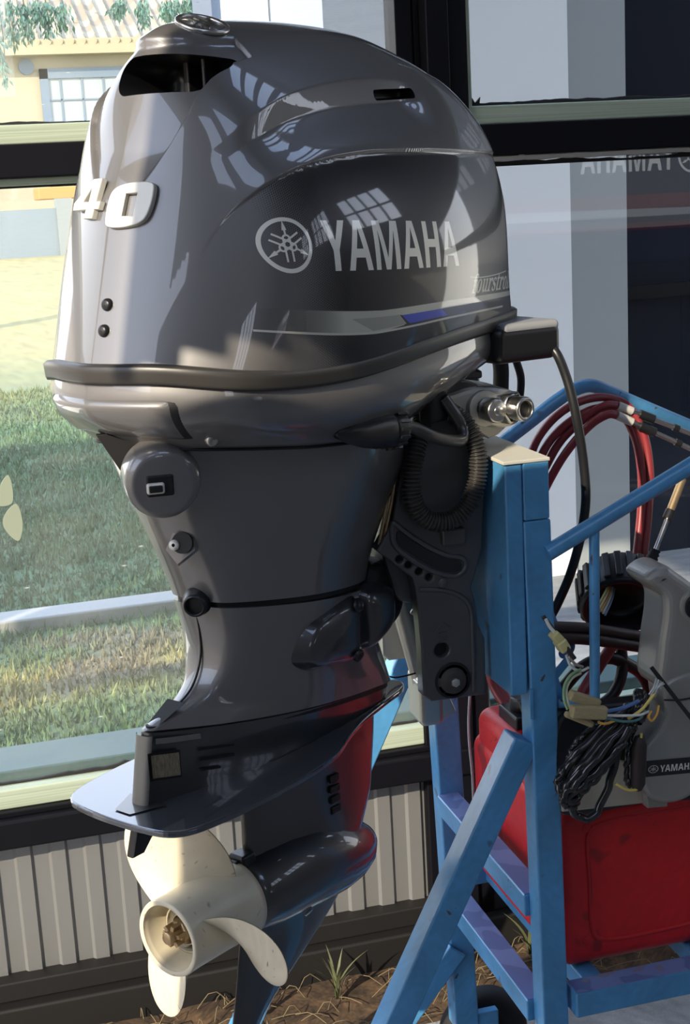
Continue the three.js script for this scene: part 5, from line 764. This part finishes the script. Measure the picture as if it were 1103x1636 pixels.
{
  const g = gridGeo(200, 260, (i, j) => { const z = -2.64 - 60 * Math.pow(j / 260, 2.2), x = lerp(-1 + (z + 2.6) * 0.25, 2.6 - (z + 2.6) * 0.5, i / 200); return [x, groundY(x, z), z, x, z]; });
  const p = g.attributes.position, col = new Float32Array(p.count * 3); for (let i = 0; i < p.count; i++) col.set(turf(p.getX(i), p.getZ(i)), i * 3);
  g.setAttribute('color', new THREE.BufferAttribute(col, 3)); struct('lawn', g, std({ vertexColors: true, roughness: 1, name: 'turf' }));
  const bg = new THREE.BufferGeometry(); bg.setAttribute('position', new THREE.Float32BufferAttribute([-0.004, 0, 0, 0.004, 0, 0, 0.002, 0.035, 0.008, -0.003, 0, 0.002, 0.003, 0, -0.002, -0.012, 0.028, -0.004], 3)); bg.setAttribute('uv', new THREE.Float32BufferAttribute(new Float32Array(12), 2)); bg.computeVertexNormals();
  const N = 70000, im = new THREE.InstancedMesh(bg, phys({ color: 0xffffff, roughness: 0.9, name: 'grass_blade' }), N), m = new THREE.Matrix4(), q = new THREE.Quaternion(), col3 = new THREE.Color();
  for (let i = 0; i < N; i++) { const z = -2.7 - 9 * Math.pow(rnd(), 1.3), x = rr(-0.6 + (z + 2.6) * 0.1, 1.35 - (z + 2.6) * 0.18), s = rr(0.6, 1.6) * (z < -6 ? 1.3 : 1); q.setFromEuler(new THREE.Euler(rr(-0.5, 0.5), rr(0, 6.28), rr(-0.5, 0.5))); m.compose(V(x, groundY(x, z) - 0.004, z), q, V(s, s * rr(0.6, 1.2), s)); im.setMatrixAt(i, m); const c = turf(x, z), k = rr(0.8, 1.7); im.setColorAt(i, col3.setRGB(c[0] * k, c[1] * k, c[2] * k)); }
  im.name = 'grass'; im.userData = { label: 'short green and straw coloured grass on the lawn outside the window', category: 'grass', kind: 'stuff' }; im.castShadow = im.receiveShadow = true; scene.add(im);
}
struct('kerb', box(-4, 2.2, -0.05, 0.03, -5.2, -5.06, 0.01).applyMatrix4(new THREE.Matrix4().makeRotationY(0.02)), std({ name: 'kerb_concrete', color: lin(0.4, 0.39, 0.36), roughness: 0.9 }));
struct('pavement', box(1.32, 8, -0.2, 0.0, -5.0, -2.64), concrete);
struct('yard', (() => { const g = box(-40, -2.75, -0.2, -0.03, -40, 20); const u = g.attributes.uv, p = g.attributes.position; for (let i = 0; i < u.count; i++) u.setXY(i, p.getX(i) * 0.5, p.getZ(i) * 0.5); return g; })(), std({ name: 'yard_gravel', roughness: 1, color: lin(1.0, 0.88, 0.72), map: tex(256, 256, (u, v) => { const n = 0.7 + 0.06 * tile(u, v, 10, 81) + 0.1 * (rnd() - 0.5); return [n, n * 0.97, n * 0.9]; }) }));
struct('ground_front', box(-2.75, 40, -0.25, -0.13, -2.6, 30), concrete);
const render_ = std({ color: lin(0.9, 0.91, 0.91), roughness: 0.85, name: 'white_render' }), greyRender = std({ color: lin(0.36, 0.38, 0.38), roughness: 0.85, name: 'grey_render' }), darkGlass = phys({ color: lin(0.012, 0.015, 0.024), roughness: 0.15, name: 'dark_glazing' });
{
  const b = thing('building', 'white rendered building with a grey pilaster and dark glazing, outside the right window', 'building');
  part('white_wall', box(1.315, 2.195, -0.02, 4.2, -5.6, -4.85), render_, b, 'white rendered wall'); part('grey_pilaster', box(2.195, 2.42, -0.02, 4.2, -5.6, -4.86), greyRender, b, 'grey pilaster'); part('glazing', box(2.42, 9, 0.0, 4.2, -5.4, -5.0), darkGlass, b, 'dark glazing');
  part('glazing_bar', merge(box(3.6, 3.66, 0, 4.2, -5.0, -4.96), box(2.42, 9, 1.0, 1.05, -5.0, -4.97)), frameBlack, b); part('roof_slab', box(1.2, 9, 4.2, 4.4, -5.9, -4.6), greyRender, b);
  const f = thing('building', 'farther white wing with narrow dark windows, seen above the cowl', 'building');
  part('white_wall', box(1.61, 1.865, 0, 4.2, -8.6, -8), render_, f); part('grey_return', box(1.865, 1.975, 0, 4.2, -8.6, -8.01), greyRender, f); part('window_strip', box(1.975, 2.115, 0, 4.2, -8.6, -8.03), std({ color: lin(0.1, 0.14, 0.22), roughness: 0.2, name: 'blue_glazing' }), f); part('grey_return', box(2.115, 2.6, 0, 4.2, -8.6, -8.01), greyRender, f); part('window_strip', box(1.56, 1.61, 0, 4.2, -8.6, -8.03), std({ color: lin(0.1, 0.14, 0.22), roughness: 0.2, name: 'blue_glazing' }), f);
}
{ // house across the lawn
  const h = thing('house', 'cream house with a pale tiled roof across the sunlit lawn', 'house');
  const cream = std({ color: lin(0.4, 0.36, 0.25), roughness: 0.9, name: 'cream_render' }), hz = -32;
  part('wall', box(-6, 10, 0.6, 4.62, hz - 6, hz), cream, h); part('fascia', box(-6.2, 10.2, 4.55, 4.85, hz, hz + 0.5), std({ color: lin(0.38, 0.33, 0.2), roughness: 0.8, name: 'fascia_paint' }), h);
  const wf = std({ color: lin(0.16, 0.21, 0.26), roughness: 0.6, name: 'window_frame_paint' }); part('window', merge(box(2.45, 2.62, 1.9, 4.3, hz, hz + 0.1), box(2.45, 6, 4.1, 4.3, hz, hz + 0.1)), wf, h, 'blue grey window frame'); part('window_pane', box(2.62, 6, 1.9, 4.1, hz, hz + 0.05), std({ color: lin(0.34, 0.38, 0.38), roughness: 0.3, name: 'pale_blind' }), h);
  part('window_bar', merge(...[0, 1, 2, 3, 4].map((k) => box(2.85 + k * 0.45, 2.88 + k * 0.45, 1.9, 4.1, hz + 0.05, hz + 0.08)), ...[0, 1, 2, 3].map((k) => box(2.62, 6, 2.3 + k * 0.45, 2.33 + k * 0.45, hz + 0.05, hz + 0.08))), wf, h);
  part('wall_vent', along(new THREE.CylinderGeometry(0.16, 0.16, 0.08, 24), [2.2, 4.36, hz + 0.03], [0, 0, 1]), wf, h);
  const tm = [0, 1, 2].map((k) => std({ color: lin(0.42 - k * 0.05, 0.37 - k * 0.05, 0.27 - k * 0.04), roughness: 0.9, name: 'roof_tile_' + k })), tg = new THREE.CylinderGeometry(0.105, 0.12, 0.42, 8, 1, true, -Math.PI / 2, Math.PI).rotateX(Math.PI / 2 - 0.42).rotateY(Math.PI);
  const slope = Math.tan(0.42); let n = 0; for (let r = 0; r < 8; r++) for (let c = 0; c < 30; c++) { const z = hz + 0.35 - r * 0.34, t = part('roof_tile', tg, tm[Math.floor(rnd() * 3)], h); t.position.set(1.2 + c * 0.235, 4.9 + (hz + 0.35 - z) * slope, z); n++; }
  part('roof_deck', gridGeo(1, 1, (i, j) => [i ? 10.3 : -6.3, 4.68 + j * 3.2, hz + 0.5 - j * 3.2 / slope]), std({ color: lin(0.3, 0.27, 0.22), roughness: 0.9, name: 'roof_underlay' }), h);
  part('porch_awning', box(2.0, 2.9, 1.62, 1.85, hz + 1.5, hz + 3, 0.02), std({ color: lin(0.6, 0.3, 0.1), roughness: 0.8, name: 'orange_canvas' }), h, 'orange awning');
  const f = thing('garden_wall', 'low blue grey wall in front of the cream house', 'wall'); part('wall_body', box(-6, 12, 0.4, 1.45, hz + 4, hz + 4.3), std({ color: lin(0.22, 0.26, 0.28), roughness: 0.9, name: 'blue_grey_render' }), f); for (let k = 0; k < 9; k++) part('pier', box(-5 + k * 1.8, -4.7 + k * 1.8, 0.4, 1.62, hz + 3.95, hz + 4.35), std({ color: lin(0.27, 0.29, 0.28), roughness: 0.9, name: 'pier_render' }), f);
}
{ // drooping tree whose twigs hang before the house roof
  const t = thing('tree', 'leafy tree whose drooping twigs hang in front of the house roof', 'tree', [-1.2, 0.1, -15]);
  part('trunk', tube([[0, 0, 0], [0.05, 1.2, 0.05], [0.2, 2.4, 0], [0.5, 3.6, 0.1], [1.2, 4.4, 0]], 0.13, 30, 10), std({ color: lin(0.12, 0.09, 0.06), roughness: 0.9, name: 'bark' }), t);
  const leaf = new THREE.BufferGeometry(); leaf.setAttribute('position', new THREE.Float32BufferAttribute([0, 0, 0, 0.016, 0.045, 0.006, 0, 0.10, 0, 0, 0, 0, 0, 0.10, 0, -0.016, 0.045, 0.006], 3)); leaf.setAttribute('uv', new THREE.Float32BufferAttribute(new Float32Array(12), 2)); leaf.computeVertexNormals();
  const N = 1500, im = new THREE.InstancedMesh(leaf, phys({ roughness: 0.6, transmission: 0.3, thickness: 0, name: 'leaf' }), N), m = new THREE.Matrix4(), q = new THREE.Quaternion(), cc = new THREE.Color(), twigs = [];
  // hanging twigs: x, lowest and highest point, half width
  const clumps = [[2.01, 2.56, 3.22, 0.05], [2.25, 2.98, 3.29, 0.12], [2.46, 3.01, 3.30, 0.12], [2.62, 3.07, 3.30, 0.10], [2.12, 2.93, 3.34, 0.10], [3.18, 3.19, 3.32, 0.10], [3.42, 3.08, 3.32, 0.08], [3.68, 3.15, 3.31, 0.12], [3.99, 3.10, 3.31, 0.10], [2.38, 3.16, 3.33, 0.20], [3.87, 3.22, 3.34, 0.20]];
  for (const [x, y0, y1] of clumps) twigs.push(tube([[1.2, 4.4, 0], [(1.2 + x) / 2, 4.2 + 0.1 * x, 0], [x, y1 + 0.1, 0], [x + 0.02, y0, 0]], 0.006, 24, 5));
  part('twigs', merge(twigs), std({ color: lin(0.14, 0.11, 0.07), roughness: 0.9, name: 'twig' }), t);
  for (let i = 0; i < N; i++) { const [x, y0, y1, w] = clumps[i % clumps.length]; q.setFromEuler(new THREE.Euler(rr(2.2, 4.1), rr(0, 6.28), rr(-0.7, 0.7))); const s = rr(0.5, 1.1); m.compose(V(x + rr(-w, w) * rr(0, 1), rr(y0, y1), rr(-0.2, 0.2)), q, V(s, s, s)); im.setMatrixAt(i, m); const k = rr(0.7, 1.4); im.setColorAt(i, cc.setRGB(0.13 * k, 0.24 * k, 0.17 * k)); }
  im.name = 'foliage'; im.userData.kind = 'stuff'; im.castShadow = im.receiveShadow = true; t.add(im);
}
{ // long pale building and a tree across the open side of the shed, mirrored in the motor
  const b = thing('warehouse', 'long pale building across the gravel yard on the open left side', 'building'); part('wall', box(-16, -15, -0.1, 4.4, -25, 12), std({ color: lin(0.78, 0.6, 0.43), roughness: 0.9, name: 'sandy_wall' }), b); part('roof_edge', box(-16.5, -14.6, 4.4, 4.7, -25.5, 12.5), greyRender, b);
}
{ // steel cabinet added unseen to the left of the viewer; it keeps the sun off the lower stand
  const t = thing('sun_blocking_cabinet', 'tall dark cabinet shape added unseen on the left to shade the lower stand', 'cabinet', [-0.375, 0, -0.6]);
  const m = phys({ color: lin(0.05, 0.05, 0.055), roughness: 0.45, name: 'blocker_enamel' });
  part('carcass', box(-0.325, 0.325, 0.0, 1.80, -0.15, 0.14, 0.006), m, t); for (const k of [0, 1]) { const d = part('door', box(k ? 0.004 : -0.318, k ? 0.318 : -0.004, 0.08, 1.72, -0.168, -0.152, 0.003), m, t); part('handle', box(k ? 0.02 : -0.035, k ? 0.035 : -0.02, 0.95, 1.12, -0.185, -0.168, 0.004), steel, d); }
}
single('sun_blocking_sheet', gridGeo(24, 30, (i, j) => { const x = lerp(-0.80, -0.54, i / 24); return [x, lerp(3.8, 1.97, j / 30), -0.6 + 0.012 * Math.sin(i * 1.1) * (0.3 + j / 30)]; }), std({ color: lin(0.04, 0.045, 0.05), roughness: 0.8, side: THREE.DoubleSide, name: 'added_sheet' }), 'dark tarpaulin hung unseen from the roof, added to shade the cowl', 'added_sheet');  // sheet added out of view to keep sun off the cowl side
// ---------------------------------------------------------------- small things
single('paper_petal', extrude(roundShape([[0.052, 0.962], [0.075, 0.962], [0.0795, 0.985], [0.0745, 1.012], [0.068, 1.008], [0.058, 0.992]], 5), 0.0012, 0.0003).translate(0, 0, ZW - 0.024), std({ color: lin(0.3, 0.34, 0.25), roughness: 0.8, name: 'pale_paper' }), 'pale paper petal stuck on the left window, upper of the two', 'sticker');
single('paper_petal', extrude(roundShape([[0.057, 0.93], [0.067, 0.951], [0.083, 0.961], [0.09, 0.935], [0.0875, 0.91], [0.08, 0.896], [0.066, 0.908]], 5), 0.0012, 0.0003).translate(0, 0, ZW - 0.024), std({ color: lin(0.3, 0.34, 0.25), roughness: 0.8, name: 'pale_paper' }), 'pale paper petal stuck on the left window, lower of the two', 'sticker');
{ // straw and weeds along the foot of the wall
  const blades = []; for (let k = 0; k < 130; k++) { const x = rr(0.1, 1.25), z = rr(-2.39, -2.2), a = rr(0, 6.28), l = rr(0.03, 0.11), h = rr(0.005, 0.035); blades.push(tube([[x, 0.004, z], [x + Math.cos(a) * l * 0.5, h, z + Math.sin(a) * l * 0.25], [x + Math.cos(a) * l, 0.006, clamp(z + Math.sin(a) * l * 0.5, -2.395, -2.1)]], 0.0009, 5, 4)); }
  single('straw', merge(blades), std({ color: lin(0.2, 0.15, 0.08), roughness: 0.9, name: 'dry_straw' }), 'loose dry straw on the soil below the corrugated wall', 'straw').userData.kind = 'stuff';
  const green = std({ color: lin(0.12, 0.13, 0.06), roughness: 0.7, name: 'weed_leaf' });
  const weed = (x, z, n, hgt, label) => { const t = thing('weed', label, 'weed', [x, 0, z]); for (let k = 0; k < n; k++) { const a = k / n * 6.28 + rr(-0.4, 0.4), l = hgt * rr(0.6, 1.1), sp = rr(0.3, 0.8); part('blade', gridGeo(2, 10, (i, j) => { const u = j / 10, w = 0.004 * (1 - u * u) * (i - 1), r = l * sp * u * u; return [Math.cos(a) * r - Math.sin(a) * w, 0.003 + l * (u - 0.35 * u * u * sp), clamp(Math.sin(a) * r * 0.6 + Math.cos(a) * w, -0.06, 0.2)]; }), green, t); } };
  weed(0.56, -2.33, 9, 0.12, 'thin green weed growing between the skeg and the brace'); weed(0.42, -2.33, 6, 0.09, 'small weed right behind the propeller'); weed(0.95, -2.35, 7, 0.10, 'weed in the shade behind the cross rails of the stand');
}
renderer.render(scene, camera);
